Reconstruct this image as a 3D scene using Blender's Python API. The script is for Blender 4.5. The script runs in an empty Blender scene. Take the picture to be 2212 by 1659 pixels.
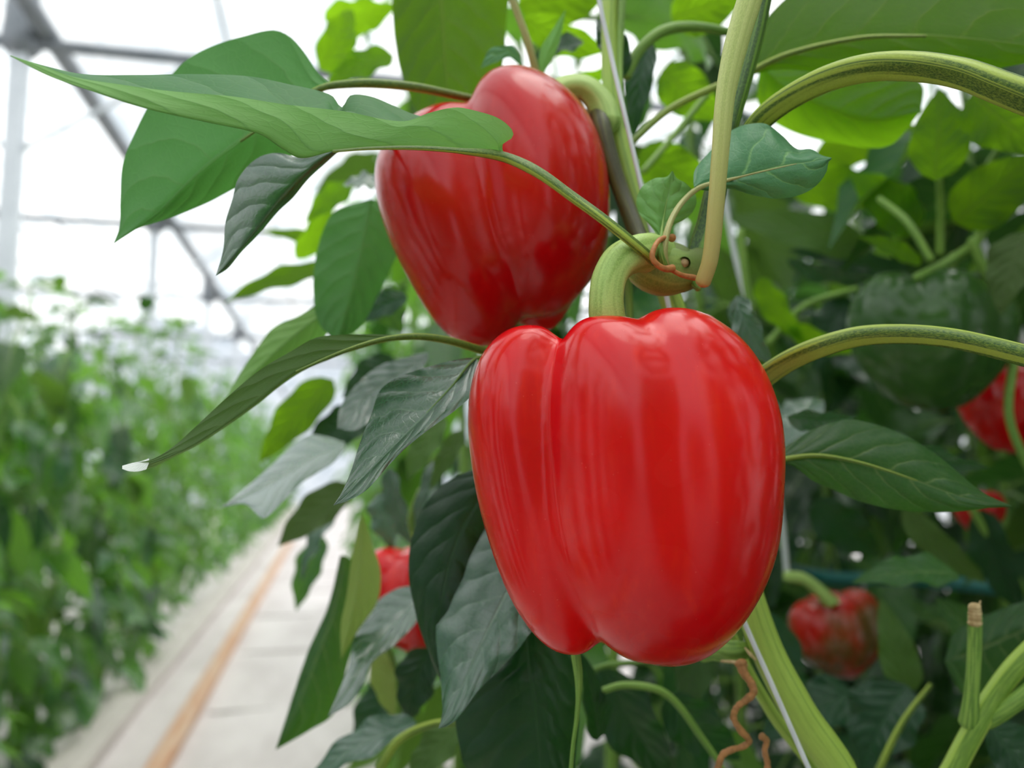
import bpy, math, random
import numpy as np
from mathutils import Vector, Matrix, Quaternion
PI = math.pi
C = bpy.context.scene.collection
# ------------------------------------------------------------------ camera
F = 1750.0; W, Hh = 2212, 1659
CAM = Vector((0, 0, 1.05))
RM = Matrix.Rotation(math.radians(-12.4), 3, 'Z') @ Matrix.Rotation(math.radians(90 + 5.9), 3, 'X')
def P(px, py, d):
    return CAM + RM @ Vector(((px - W/2)/F*d, (Hh/2 - py)/F*d, -d))
def proj(v):
    c = RM.transposed() @ (Vector(v) - CAM)
    d = -c.z
    return (W/2 + c.x/max(d, 1e-4)*F, Hh/2 - c.y/max(d, 1e-4)*F, d)
def V(p):
    return p.copy() if isinstance(p, Vector) else P(*p)
cd = bpy.data.cameras.new('camera'); cam = bpy.data.objects.new('camera', cd); C.objects.link(cam)
cam.matrix_world = Matrix.Translation(CAM) @ RM.to_4x4()
cd.sensor_width = 36; cd.lens = F/W*36; cd.clip_start = 0.01; cd.clip_end = 200
cd.dof.use_dof = True; cd.dof.focus_distance = 0.226; cd.dof.aperture_fstop = 8.2
cd.dof.aperture_blades = 0
bpy.context.scene.camera = cam
vs = bpy.context.scene.view_settings
vs.view_transform = 'Standard'; vs.look = 'None'; vs.gamma = 1; vs.use_curve_mapping = False
vs.exposure = 0.58
# ------------------------------------------------------------------ material helpers
class N:
    def __init__(s, name):
        s.m = bpy.data.materials.new(name); s.m.use_nodes = True; s.t = s.m.node_tree; s.t.nodes.clear()
        s.out = s.t.nodes.new('ShaderNodeOutputMaterial')
    def n(s, typ, **kw):
        x = s.t.nodes.new(typ)
        for k, v in kw.items():
            setattr(x, k, v)
        return x
    def set(s, sock, v):
        if isinstance(v, bpy.types.NodeSocket): s.t.links.new(v, sock)
        elif v is not None:
            if hasattr(sock.default_value, '__len__') and hasattr(v, '__len__') and len(sock.default_value) == 4 and len(v) == 3: v = (*v, 1)
            sock.default_value = v
    def math(s, op, a, b=None, c=None, clamp=False):
        x = s.n('ShaderNodeMath', operation=op, use_clamp=clamp)
        s.set(x.inputs[0], a)
        if b is not None: s.set(x.inputs[1], b)
        if c is not None: s.set(x.inputs[2], c)
        return x.outputs[0]
    def mix(s, f, a, b, blend='MIX'):
        x = s.n('ShaderNodeMix', data_type='RGBA', blend_type=blend)
        s.set(x.inputs[0], f); s.set(x.inputs[6], a); s.set(x.inputs[7], b)
        return x.outputs[2]
    def ss(s, x, lo, hi, a=0.0, b=1.0):
        r = s.n('ShaderNodeMapRange', interpolation_type='SMOOTHSTEP')
        s.set(r.inputs[0], x); s.set(r.inputs[1], lo); s.set(r.inputs[2], hi); s.set(r.inputs[3], a); s.set(r.inputs[4], b)
        return r.outputs[0]
    def noise(s, vec, scale, detail=3, rough=0.5):
        x = s.n('ShaderNodeTexNoise'); s.set(x.inputs['Vector'], vec)
        x.inputs['Scale'].default_value = scale; x.inputs['Detail'].default_value = detail; x.inputs['Roughness'].default_value = rough
        return x.outputs[0]
    def mapping(s, vec, sc):
        x = s.n('ShaderNodeMapping'); s.set(x.inputs[0], vec); x.inputs['Scale'].default_value = sc; return x.outputs[0]
    def bump(s, h, strength, dist, normal=None):
        x = s.n('ShaderNodeBump'); s.set(x.inputs['Height'], h); x.inputs['Strength'].default_value = strength; x.inputs['Distance'].default_value = dist
        if normal is not None: s.set(x.inputs['Normal'], normal)
        return x.outputs[0]
    def pbr(s, col, rough=0.5, normal=None, **kw):
        x = s.n('ShaderNodeBsdfPrincipled'); s.set(x.inputs['Base Color'], col); s.set(x.inputs['Roughness'], rough)
        if normal is not None: s.set(x.inputs['Normal'], normal)
        for k, v in kw.items(): s.set(x.inputs[k.replace('_', ' ')], v)
        return x.outputs[0]
    def done(s, sh):
        s.t.links.new(sh, s.out.inputs[0]); return s.m

def leaf_mat(name, top, under, trans, tf=0.42, rough=0.36, vein=(0.30, 0.42, 0.16), nv=7.0, veinmix=0.6, spec=0.4, tanv=None, coat=0.0, far=False):
    m = N(name)
    uv = m.n('ShaderNodeUVMap', uv_map='UVMap').outputs[0]
    sep = m.n('ShaderNodeSeparateXYZ'); m.set(sep.inputs[0], uv)
    u, t = sep.outputs[0], sep.outputs[1]
    nzc = 0.0 if far else m.math('SUBTRACT', m.noise(uv, 5.0, 2), 0.5)
    sgn = m.math('SUBTRACT', m.math('MULTIPLY', u, 2.0), 1.0)
    s = m.math('ABSOLUTE', sgn)
    side = m.math('GREATER_THAN', sgn, 0.0)
    ph = m.math('MULTIPLY', m.math('SUBTRACT', t, m.math('MULTIPLY', m.math('POWER', s, 1.25), 0.26)), nv)
    ph = m.math('ADD', ph, m.math('MULTIPLY', side, 0.42))
    ph = m.math('ADD', ph, m.math('MULTIPLY', nzc, 0.5))
    fr = m.math('ABSOLUTE', m.math('SUBTRACT', m.math('FRACT', ph), 0.5))       # 0 on the vein
    vw = m.ss(s, 0.0, 1.0, 0.055, 0.02)
    lat = m.math('SUBTRACT', 1.0, m.ss(m.math('DIVIDE', fr, vw), 0.35, 1.3))
    lat = m.math('MULTIPLY', lat, m.ss(s, 0.75, 0.98, 1.0, 0.0))
    mw = m.ss(t, 0.0, 1.0, 0.045, 0.018)
    mid = m.math('SUBTRACT', 1.0, m.ss(m.math('DIVIDE', s, mw), 0.5, 1.25))
    ret = 0.0
    if not far:
        vor = m.n('ShaderNodeTexVoronoi', feature='DISTANCE_TO_EDGE')
        m.set(vor.inputs['Vector'], m.mapping(uv, (16, 30, 1))); vor.inputs['Scale'].default_value = 1.0
        ret = m.ss(vor.outputs[0], 0.0, 0.12, 1.0, 0.0)
    veins = m.math('MAXIMUM', mid, m.math('MULTIPLY', lat, 0.75))
    oi = m.n('ShaderNodeObjectInfo').outputs['Random']
    patch = m.math('MULTIPLY', oi, 0.8) if far else m.noise(uv, 3.0, 3)
    geo = m.n('ShaderNodeNewGeometry')
    bf = geo.outputs['Backfacing']
    top2 = m.mix(m.math('MULTIPLY', patch, 0.5), top, tuple(min(1, c*1.7) for c in top))
    base = m.mix(bf, top2, under)
    base = m.mix(m.math('MULTIPLY', veins, veinmix), base, vein)
    base = m.mix(m.math('MULTIPLY', ret, 0.10), base, vein)
    hs = m.n('ShaderNodeHueSaturation'); m.set(hs.inputs['Color'], base)
    m.set(hs.inputs['Value'], m.math('ADD', m.math('MULTIPLY', oi, 0.4), 0.8))
    m.set(hs.inputs['Hue'], m.math('ADD', m.math('MULTIPLY', oi, 0.02), 0.49))
    base = hs.outputs[0]
    nrm = None
    if not far:
        quilt = m.math('MULTIPLY', m.math('SUBTRACT', 1.0, m.math('POWER', m.math('SUBTRACT', 1.0, m.math('MULTIPLY', fr, 2.0)), 2.0)), m.ss(s, 0.0, 0.25))
        h = m.math('SUBTRACT', m.math('MULTIPLY', quilt, 1.0), m.math('MULTIPLY', mid, 0.7))
        h = m.math('ADD', h, m.math('MULTIPLY', ret, -0.06))
        h = m.math('ADD', h, m.math('MULTIPLY', m.noise(uv, 22.0, 3), 0.16))
        nrm = m.bump(h, 0.5, 0.0012)
    pr = m.pbr(base, m.math('ADD', rough, m.math('MULTIPLY', bf, 0.15)), nrm, Specular_IOR_Level=spec, Coat_Weight=m.math('MULTIPLY', m.math('SUBTRACT', 1.0, bf), coat), Coat_Roughness=0.22)
    tr = m.n('ShaderNodeBsdfTranslucent')
    tcol = m.mix(m.math('MULTIPLY', veins, 0.55), m.mix(m.math('MULTIPLY', patch, 0.6), trans, tuple(c*0.55 for c in trans)), tuple(c*0.5 for c in trans) if tanv is None else tanv)
    h2 = m.n('ShaderNodeHueSaturation'); m.set(h2.inputs['Color'], tcol)
    m.set(h2.inputs['Value'], m.math('ADD', m.math('MULTIPLY', oi, 0.5), 0.75))
    m.set(tr.inputs[0], h2.outputs[0])
    if nrm is not None: m.set(tr.inputs['Normal'], nrm)
    mx = m.n('ShaderNodeMixShader'); mx.inputs[0].default_value = tf
    m.set(mx.inputs[1], pr); m.set(mx.inputs[2], tr.outputs[0])
    return m.done(mx.outputs[0])

def stem_mat(name, c1, c2, c3=None, end=None, streaks=5.0, rough=0.38, e0=0.5, e1=1.0, f0=.42, f1=.6):
    """c1 ground colour, c2 the pale ridge streaks, end: colour taken up towards the far end of the stem"""
    m = N(name)
    uv = m.n('ShaderNodeUVMap', uv_map='UVMap').outputs[0]
    sep = m.n('ShaderNodeSeparateXYZ'); m.set(sep.inputs[0], uv)
    a = m.math('MULTIPLY', sep.outputs[0], 2*PI)
    cmb = m.n('ShaderNodeCombineXYZ')
    m.set(cmb.inputs[0], m.math('COSINE', a)); m.set(cmb.inputs[1], m.math('SINE', a)); m.set(cmb.inputs[2], m.math('MULTIPLY', sep.outputs[1], 0.8))
    n1 = m.noise(cmb.outputs[0], streaks*0.55, 2)
    f = m.ss(n1, f0, f1)
    col = m.mix(f, c1, c2)
    cmb2 = m.n('ShaderNodeCombineXYZ')
    m.set(cmb2.inputs[0], m.math('COSINE', a)); m.set(cmb2.inputs[1], m.math('SINE', a)); m.set(cmb2.inputs[2], m.math('MULTIPLY', sep.outputs[1], 14.0))
    n2 = m.noise(cmb2.outputs[0], 9, 4, 0.7)
    col = m.mix(m.ss(n2, 0.35, 0.7, 0.0, 0.35), col, c3 or tuple(min(1, c*1.5) for c in c2))
    if end is not None:
        col = m.mix(m.ss(sep.outputs[1], e0, e1), col, end)
    nrm = m.bump(m.math('ADD', n2, m.math('MULTIPLY', n1, 1.5)), 0.3, 0.0004)
    return m.done(m.pbr(col, rough, nrm, Specular_IOR_Level=0.45))

def pepper_mat(name, c1, c2, c3, rough=0.27):
    m = N(name)
    co = m.n('ShaderNodeTexCoord').outputs['Object']
    uv = m.n('ShaderNodeUVMap', uv_map='UVMap').outputs[0]
    st = m.noise(m.mapping(co, (55, 55, 7)), 3.0, 4, 0.65)
    big = m.noise(co, 22.0, 2)
    col = m.mix(m.ss(big, 0.35, 0.65), c1, c2)
    col = m.mix(m.ss(st, 0.5, 0.75, 0.0, 0.35), col, c3)
    sp = m.n('ShaderNodeTexVoronoi'); m.set(sp.inputs['Vector'], co); sp.inputs['Scale'].default_value = 420
    dots = m.ss(sp.outputs[0], 0.05, 0.12, 0.30, 0.0)
    dots = m.math('MULTIPLY', dots, m.ss(m.noise(co, 160, 2), 0.5, 0.6))
    col = m.mix(dots, col, tuple(min(1, c*1.5 + .12) for c in c3))
    n1 = m.noise(co, 55.0, 1, 0.4); n2 = m.noise(co, 900, 2)
    nb = m.bump(n1, 0.3, 0.0006)
    nb = m.bump(n2, 0.06, 0.0002, nb)
    return m.done(m.pbr(col, m.ss(n1, 0.3, 0.7, rough*0.85, rough*1.2), nb, Specular_IOR_Level=0.06, Coat_Weight=0.75, Coat_Roughness=0.17,
                        Sheen_Weight=0.0))

def plain(name, c1, c2, scale=20.0, rough=0.6, sc=(1, 1, 1), metal=0.0, bump=0.0, dist=0.002, coord='Object'):
    m = N(name)
    co = m.n('ShaderNodeTexCoord').outputs[coord]
    nz = m.noise(m.mapping(co, sc), scale, 5, 0.6)
    col = m.mix(m.ss(nz, 0.35, 0.65), c1, c2)
    nb = m.bump(nz, bump, dist) if bump else None
    return m.done(m.pbr(col, rough, nb, Metallic=metal))

M = {}
M['leaf'] = leaf_mat('pepper_leaf', (0.022, 0.085, 0.030), (0.085, 0.19, 0.05), (0.20, 0.50, 0.035))
M['leaf_blue'] = leaf_mat('pepper_leaf_bluish', (0.018, 0.075, 0.040), (0.08, 0.18, 0.06), (0.10, 0.34, 0.05), tf=0.15, rough=0.27, vein=(0.12, 0.24, 0.13), spec=1.0, coat=1.0, veinmix=.4)
M['leaf_backlit'] = leaf_mat('backlit_pepper_leaf', (0.03, 0.11, 0.025), (0.05, 0.15, 0.01), (0.38, 0.76, 0.015), tf=0.62, rough=0.4, vein=(0.25, 0.38, 0.06), spec=.25)  # backlight painted in: transmission and underside colours pushed to bright yellow-green
M['leaf_tip'] = leaf_mat('leaf_tip_sheen', (0.45, 0.52, 0.42), (0.40, 0.50, 0.32), (0.4, 0.5, 0.3), tf=.2, rough=.3, veinmix=.1, coat=1.0)  # pale colour stands in for the gloss on the turned-up tip
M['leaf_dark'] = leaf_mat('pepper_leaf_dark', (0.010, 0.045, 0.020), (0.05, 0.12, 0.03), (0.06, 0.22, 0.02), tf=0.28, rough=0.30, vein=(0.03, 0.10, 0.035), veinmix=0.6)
M['leaf_soft'] = leaf_mat('pepper_leaf_soft_green', (0.03, 0.14, 0.045), (0.24, 0.43, 0.13), (0.24, 0.58, 0.09), tf=0.42, rough=0.5, vein=(0.17, 0.33, 0.11), veinmix=0.5)
M['far_leaf'] = leaf_mat('far_pepper_leaf', (0.022, 0.095, 0.030), (0.085, 0.20, 0.05), (0.24, 0.58, 0.035), tf=.45, rough=.27, far=True, spec=1.0)
M['far_leaf_gloss'] = leaf_mat('far_glossy_leaf', (0.020, 0.085, 0.035), (0.08, 0.18, 0.06), (0.14, 0.40, 0.05), tf=.3, rough=.3, far=True, spec=.9)
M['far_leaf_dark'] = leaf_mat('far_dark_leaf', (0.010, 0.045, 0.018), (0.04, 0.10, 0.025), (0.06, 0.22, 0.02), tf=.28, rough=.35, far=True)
M['far_leaf_olive'] = leaf_mat('far_olive_leaf', (0.03, 0.10, 0.03), (0.085, 0.17, 0.04), (0.18, 0.38, 0.03), tf=.35, far=True)
M['leaf_mid'] = leaf_mat('mid_green_leaf', (0.03, 0.12, 0.04), (0.10, 0.26, 0.075), (0.12, 0.40, 0.06), tf=.4, rough=.5, vein=(0.16, 0.32, 0.10), veinmix=.6)
M['leaf_young'] = leaf_mat('young_pepper_leaf', (0.18, 0.46, 0.12), (0.22, 0.46, 0.13), (0.34, 0.68, 0.12), tf=0.3, rough=0.42, vein=(0.30, 0.55, 0.20), veinmix=0.6, nv=5)
M['leaf_small'] = leaf_mat('small_pepper_leaf', (0.07, 0.21, 0.09), (0.22, 0.40, 0.03), (0.16, 0.42, 0.06), tf=0.22, rough=0.38, vein=(0.24, 0.45, 0.16), veinmix=0.9, nv=4)
M['leaf_yellow'] = leaf_mat('yellowing_pepper_leaf', (0.24, 0.36, 0.08), (0.34, 0.46, 0.12), (0.40, 0.55, 0.10), tf=0.4, rough=0.55, vein=(0.45, 0.58, 0.22))
M['leaf_olive'] = leaf_mat('olive_pepper_leaf', (0.03, 0.10, 0.03), (0.085, 0.16, 0.04), (0.14, 0.30, 0.03), tf=0.30, rough=0.45, vein=(0.14, 0.22, 0.07))
M['stem_green'] = stem_mat('green_stem', (0.10, 0.22, 0.035), (0.26, 0.42, 0.08))
M['stem_main'] = stem_mat('main_stem_green', (0.12, 0.24, 0.03), (0.34, 0.48, 0.08), streaks=2.0, f0=.4, f1=.5)
M['stem_dark'] = stem_mat('dark_striped_stem', (0.020, 0.060, 0.016), (0.16, 0.30, 0.04), streaks=3.0, f0=.5, f1=.6)
M['stem_brown'] = stem_mat('brown_green_stem', (0.035, 0.035, 0.012), (0.10, 0.11, 0.03), streaks=3.0, f0=.5, f1=.62)
M['stem_pale'] = stem_mat('pale_petiole', (0.42, 0.50, 0.14), (0.52, 0.58, 0.20), end=(0.50, 0.42, 0.14), streaks=3.0, e0=0.35, e1=0.95)
M['stem_tan'] = stem_mat('tan_petiole', (0.34, 0.34, 0.12), (0.48, 0.46, 0.20))
M['stalk'] = stem_mat('pepper_stalk', (0.26, 0.42, 0.09), (0.42, 0.58, 0.17), streaks=3.4, rough=0.42)
M['node'] = stem_mat('swollen_node', (0.20, 0.34, 0.07), (0.34, 0.47, 0.11), end=(0.15, 0.20, 0.04), e0=0.3, e1=0.8)
M['petiole'] = stem_mat('striped_petiole', (0.035, 0.10, 0.015), (0.36, 0.46, 0.06), streaks=2.2, f0=.5, f1=.6)
M['red'] = pepper_mat('red_pepper_skin', (0.66, 0.0015, 0.006), (0.80, 0.003, 0.006), (0.90, 0.022, 0.005))
M['red2'] = pepper_mat('deep_red_pepper_skin', (0.46, 0.0015, 0.004), (0.60, 0.003, 0.004), (0.66, 0.008, 0.005))
M['green'] = pepper_mat('unripe_pepper_skin', (0.03, 0.085, 0.018), (0.045, 0.12, 0.022), (0.08, 0.16, 0.03))
M['halfripe'] = pepper_mat('turning_pepper_skin', (0.45, 0.010, 0.006), (0.13, 0.075, 0.02), (0.50, 0.02, 0.01))
M['string'] = plain('white_twine', (0.78, 0.80, 0.86), (0.66, 0.68, 0.76), 400, 0.5, (1, 1, .1), bump=0.2, dist=0.0003)
M['brown'] = plain('dry_brown', (0.50, 0.22, 0.08), (0.34, 0.16, 0.06), 300, 0.6, bump=0.6, dist=0.0008)
M['rust'] = plain('orange_brown_tendril', (0.55, 0.22, 0.07), (0.42, 0.16, 0.05), 500, 0.5, bump=0.5, dist=0.0005)
M['beige'] = plain('dry_beige', (0.62, 0.46, 0.26), (0.42, 0.28, 0.13), 400, 0.7, bump=0.5, dist=0.0006)
M['ground'] = plain('white_ground_cover', (0.68, 0.62, 0.61), (0.56, 0.50, 0.49), 3.5, 0.55, (1, .35, 1), bump=0.3, dist=0.02)
M['board_grey'] = plain('weathered_board', (0.46, 0.41, 0.38), (0.60, 0.55, 0.51), 12, 0.7, (6, .3, 6), bump=0.4, dist=0.004)
M['board_rust'] = plain('rusty_brown_rail', (0.52, 0.27, 0.15), (0.60, 0.42, 0.30), 9, 0.6, (4, .4, 4), bump=0.3, dist=0.003)
M['seam'] = plain('dark_seam', (0.34, 0.30, 0.29), (0.58, 0.54, 0.52), 9, 0.8)
M['pipe'] = plain('grey_steel', (0.16, 0.18, 0.20), (0.22, 0.24, 0.26), 8, 0.5, metal=0.3)
M['post'] = plain('pale_painted_post', (0.66, 0.70, 0.74), (0.60, 0.64, 0.68), 8, 0.5)
M['soilbag'] = plain('red_brown_block', (0.30, 0.12, 0.08), (0.38, 0.17, 0.11), 30, 0.8, bump=0.4)
M['teal'] = plain('teal_plastic', (0.01, 0.12, 0.12), (0.01, 0.16, 0.15), 10, 0.4)
def film_mat():
    m = N('greenhouse_film')
    co = m.n('ShaderNodeTexCoord').outputs['Object']
    wr = m.noise(m.mapping(co, (1.2, 0.25, 1.2)), 3.0, 5, 0.6)
    cl = m.noise(m.mapping(co, (1, 1, 1)), 0.35, 3)
    col = m.mix(m.ss(wr, 0.4, 0.62), (0.93, 0.95, 0.97, 1), (0.62, 0.69, 0.75, 1))
    tl = m.n('ShaderNodeBsdfTranslucent'); m.set(tl.inputs[0], col); m.set(tl.inputs['Normal'], m.bump(wr, 0.4, 0.05))
    tp = m.n('ShaderNodeBsdfTransparent'); m.set(tp.inputs[0], m.mix(m.ss(cl, 0.4, 0.6), (1, 1, 1, 1), (0.86, 0.94, 0.99, 1)))
    mx = m.n('ShaderNodeMixShader'); mx.inputs[0].default_value = 0.75
    m.set(mx.inputs[1], tp.outputs[0]); m.set(mx.inputs[2], tl.outputs[0])
    return m.done(mx.outputs[0])
M['film'] = film_mat()
# ------------------------------------------------------------------ object helpers
def tag(o, label=None, cat=None, group=None, kind=None):
    if label: o['label'] = label
    if cat: o['category'] = cat
    if group: o['group'] = group
    if kind: o['kind'] = kind
    return o
def empty(name, loc, label=None, cat=None, group=None):
    o = bpy.data.objects.new(name, None); C.objects.link(o); o.location = loc; o.empty_display_size = 0.01
    o['_org'] = tuple(loc)
    return tag(o, label, cat, group)
def org(o):
    return Vector(o['_org']) if o is not None and '_org' in o else Vector((0, 0, 0))
def mesh(name, vs_, fs, uvs=None, mat=None, parent=None, smooth=True, origin=None):
    """vertices in world coordinates; origin is the parent's, or the given point"""
    o0 = org(parent) if parent is not None else (Vector(origin) if origin is not None else Vector((0, 0, 0)))
    me = bpy.data.meshes.new(name)
    a = np.asarray([tuple(v) for v in vs_], dtype=float) - np.array(o0)
    me.from_pydata(a.tolist(), [], fs)
    if uvs is not None:
        ul = me.uv_layers.new(name='UVMap')
        flat = np.empty(len(me.loops)*2, np.float32)
        vi = np.empty(len(me.loops), np.int32); me.loops.foreach_get('vertex_index', vi)
        if isinstance(uvs, np.ndarray) and uvs.shape[0] == len(vi): arr = uvs
        else: arr = np.asarray(uvs, np.float32)[vi]
        flat[:] = arr.reshape(-1); ul.data.foreach_set('uv', flat)
    if smooth: me.polygons.foreach_set('use_smooth', [True]*len(me.polygons))
    me.update()
    o = bpy.data.objects.new(name, me); C.objects.link(o)
    if mat is not None: me.materials.append(M[mat] if isinstance(mat, str) else mat)
    if parent is not None: o.parent = parent; o['_org'] = tuple(o0)
    else: o.location = o0; o['_org'] = tuple(o0)
    return o
def cr(pts, n):
    """catmull-rom through pts, resampled to n points by arc length"""
    p = np.asarray([tuple(v) for v in pts], float)
    if len(p) == 2:
        t = np.linspace(0, 1, n)[:, None]; return p[0]*(1-t) + p[1]*t
    q = np.vstack([2*p[0]-p[1], p, 2*p[-1]-p[-2]]); out = []
    for i in range(len(p)-1):
        a, b, c, d = q[i:i+4]
        for s in np.linspace(0, 1, 16, endpoint=False):
            l0, l1, l2 = np.linalg.norm(b-a), np.linalg.norm(c-b), np.linalg.norm(d-c)
            mb = (c-a)/(l0+l1+1e-12)*l1; mc = (d-b)/(l1+l2+1e-12)*l1; s2, s3 = s*s, s**3
            out.append((2*s3-3*s2+1)*b + (s3-2*s2+s)*mb + (-2*s3+3*s2)*c + (s3-s2)*mc)
    out.append(p[-1]); out = np.array(out)
    L = np.concatenate([[0], np.cumsum(np.linalg.norm(np.diff(out, axis=0), axis=1))]); L /= L[-1]
    t = np.linspace(0, 1, n)
    return np.stack([np.interp(t, L, out[:, k]) for k in range(out.shape[1])], 1)
def tube_data(pts, radii, n=None, seg=14, ridges=0, amp=0.0, caps=True, flat=1.0, twist=0.0, wob=0.0, seed=0):
    n = n or max(8, len(pts)*6)
    c = cr(pts, n); r = np.interp(np.linspace(0, 1, n), np.linspace(0, 1, len(radii)), radii)
    rnd = random.Random(seed)
    tg = np.gradient(c, axis=0); tg /= np.linalg.norm(tg, axis=1)[:, None] + 1e-12
    ref = np.array((0, 0, 1.0)) if abs(tg[0][2]) < 0.9 else np.array((1.0, 0, 0))
    nn = np.cross(tg[0], ref); nn /= np.linalg.norm(nn)
    vs_, uv, fs = [], [], []
    arc = 0
    for i in range(n):
        nn = nn - tg[i]*np.dot(nn, tg[i]); nn /= np.linalg.norm(nn); bb = np.cross(tg[i], nn)
        k = 1 + wob*(rnd.random()-.5)
        for j in range(seg):
            a = 2*PI*j/seg + twist*i/n
            rr = r[i]*k*(1 + amp*math.cos(ridges*a))
            vs_.append(c[i] + nn*math.cos(a)*rr + bb*math.sin(a)*rr*flat); uv.append((j/seg, i/(n-1)))
    for i in range(n-1):
        for j in range(seg):
            k = (j+1) % seg
            fs.append((i*seg+j, i*seg+k, (i+1)*seg+k, (i+1)*seg+j))
    if caps:
        for e, i, sgn in ((0, 0, -1), (1, n-1, 1)):
            b = len(vs_); rr = r[i]
            for m_, (f_, g_) in enumerate(((0.80, 0.45), (0.45, 0.75))):
                for j in range(seg):
                    vs_.append(c[i] + (np.array(vs_[i*seg+j]) - c[i])*f_ + tg[i]*sgn*rr*g_*0.75); uv.append((j/seg, float(e)))
            vs_.append(c[i] + tg[i]*sgn*rr*0.68); uv.append((0.5, float(e)))
            rings = [i*seg, b, b+seg]
            for q in range(2):
                for j in range(seg):
                    k = (j+1) % seg
                    f = (rings[q]+j, rings[q]+k, rings[q+1]+k, rings[q+1]+j)
                    fs.append(f if sgn > 0 else f[::-1])
            for j in range(seg):
                f = (rings[2]+j, rings[2]+(j+1) % seg, b+2*seg)
                fs.append(f if sgn > 0 else f[::-1])
    return vs_, fs, uv
def tube(name, pts, radii, mat, parent=None, px=True, label=None, **kw):
    """pts: (px, py, depth) or world Vectors; radii in pixels at the point's own depth when px else metres"""
    w = [V(p) for p in pts]
    if px:
        ds = [proj(p)[2] for p in w]
        rs = np.interp(np.linspace(0, 1, len(w)), np.linspace(0, 1, len(radii)), radii)
        radii = [r/F*d for r, d in zip(rs, ds)]
    v, f, u = tube_data(w, radii, **kw)
    o = mesh(name, v, f, u, mat, parent, origin=None if parent is not None else w[0])
    if label: o['label'] = label
    return o

def leaf(mid, L, R, d, dl=0.0, dr=0.0, mat='leaf', parent=None, nu=9, nt=44, bulge=0.0, name='leaf', flip=False, ruffle=0.0, seed=1, label=None, tilt=(0, 0)):
    """a hand-drawn blade: midrib and both margins in pixels, d = depths along the midrib, dl / dr = how far the margins lie behind it"""
    md = cr([(x, y, 0) for x, y in mid], nt); Lc = cr([(x, y, 0) for x, y in L], nt); Rc = cr([(x, y, 0) for x, y in R], nt)
    t = np.linspace(0, 1, nt)
    dd = np.interp(t, np.linspace(0, 1, len(d)), d)
    bell = np.sin(PI*np.clip(t, 0, 1))**0.6
    rnd = random.Random(seed); p1, p2, p3 = (rnd.random()*6.28 for _ in range(3))
    vs_, uv, fs = [], [], []
    us = np.linspace(-1, 1, 2*nu+1)
    for i in range(nt):
        for u in us:
            s = abs(u); E = Lc[i] if u < 0 else Rc[i]; off = dl if u < 0 else dr
            if isinstance(off, (list, tuple)): off = float(np.interp(t[i], np.linspace(0, 1, len(off)), off))
            x = md[i][0]*(1-s) + E[0]*s; y = md[i][1]*(1-s) + E[1]*s
            z = dd[i] + off*bell[i]*(s**1.2) - bulge*bell[i]*math.sin(PI*s)
            z += ruffle*bell[i]*s*s*math.sin(t[i]*17 + p1 + (0 if u < 0 else 2)) + ruffle*0.35*bell[i]*s*math.sin(t[i]*41 + p2)
            if 0 < i < nt-1 and s > 0.99:
                k = ruffle*260; y += k*math.sin(t[i]*55+p3)*bell[i]; x += k*math.cos(t[i]*47+p2)*bell[i]
            z += tilt[0]*(x-mid[0][0])/1000 + tilt[1]*(y-mid[0][1])/1000
            vs_.append(P(x, y, z)); uv.append((0.5+u/2, t[i]))
    m_ = len(us)
    for i in range(nt-1):
        for j in range(m_-1):
            f = (i*m_+j, i*m_+j+1, (i+1)*m_+j+1, (i+1)*m_+j)
            fs.append(f)
    tot = 0.0                                            # the upper face looks at the camera unless flip says it is the underside
    for f in fs[::7]:
        a, b, c = (vs_[k] for k in f[:3]); n_ = (b-a).cross(c-a); tot += n_.dot(CAM-a)
    if (tot < 0) != flip: fs = [f[::-1] for f in fs]
    o = mesh(name, vs_, fs, uv, mat, parent)
    if label: o['label'] = label
    return o
def wprof(t):
    return (t**0.55)*((1-t)**0.95)*2.05*(1-0.12*t) if 0 < t < 1 else 0.0
def blade_world(b, tip, wdir, w, sag, nrm_, nu=4, nt=14, fold=0.25, rip=0.0, ph=0.0, curl=0.0):
    b = np.array(b); tip = np.array(tip); ax = tip-b; Ln = np.linalg.norm(ax); wd = np.array(wdir); nm = np.array(nrm_)
    vs_, uv, fs = [], [], []
    us = np.linspace(-1, 1, 2*nu+1)
    for i in range(nt):
        t = i/(nt-1); c = b + ax*t + nm*sag*Ln*(4*t*(1-t)) + wd*curl*Ln*math.sin(PI*t)
        hw = w*max(wprof(t), 0.0) if 0 < i < nt-1 else w*0.01
        for u in us:
            lift = fold*abs(u)*hw + rip*hw*u*u*math.sin(t*18+ph+(0 if u < 0 else 2))
            vs_.append(c + wd*u*hw + nm*lift); uv.append((0.5+u/2, t))
    m_ = len(us)
    for i in range(nt-1):
        for j in range(m_-1):
            fs.append((i*m_+j, i*m_+j+1, (i+1)*m_+j+1, (i+1)*m_+j))
    return vs_, fs, uv
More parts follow.
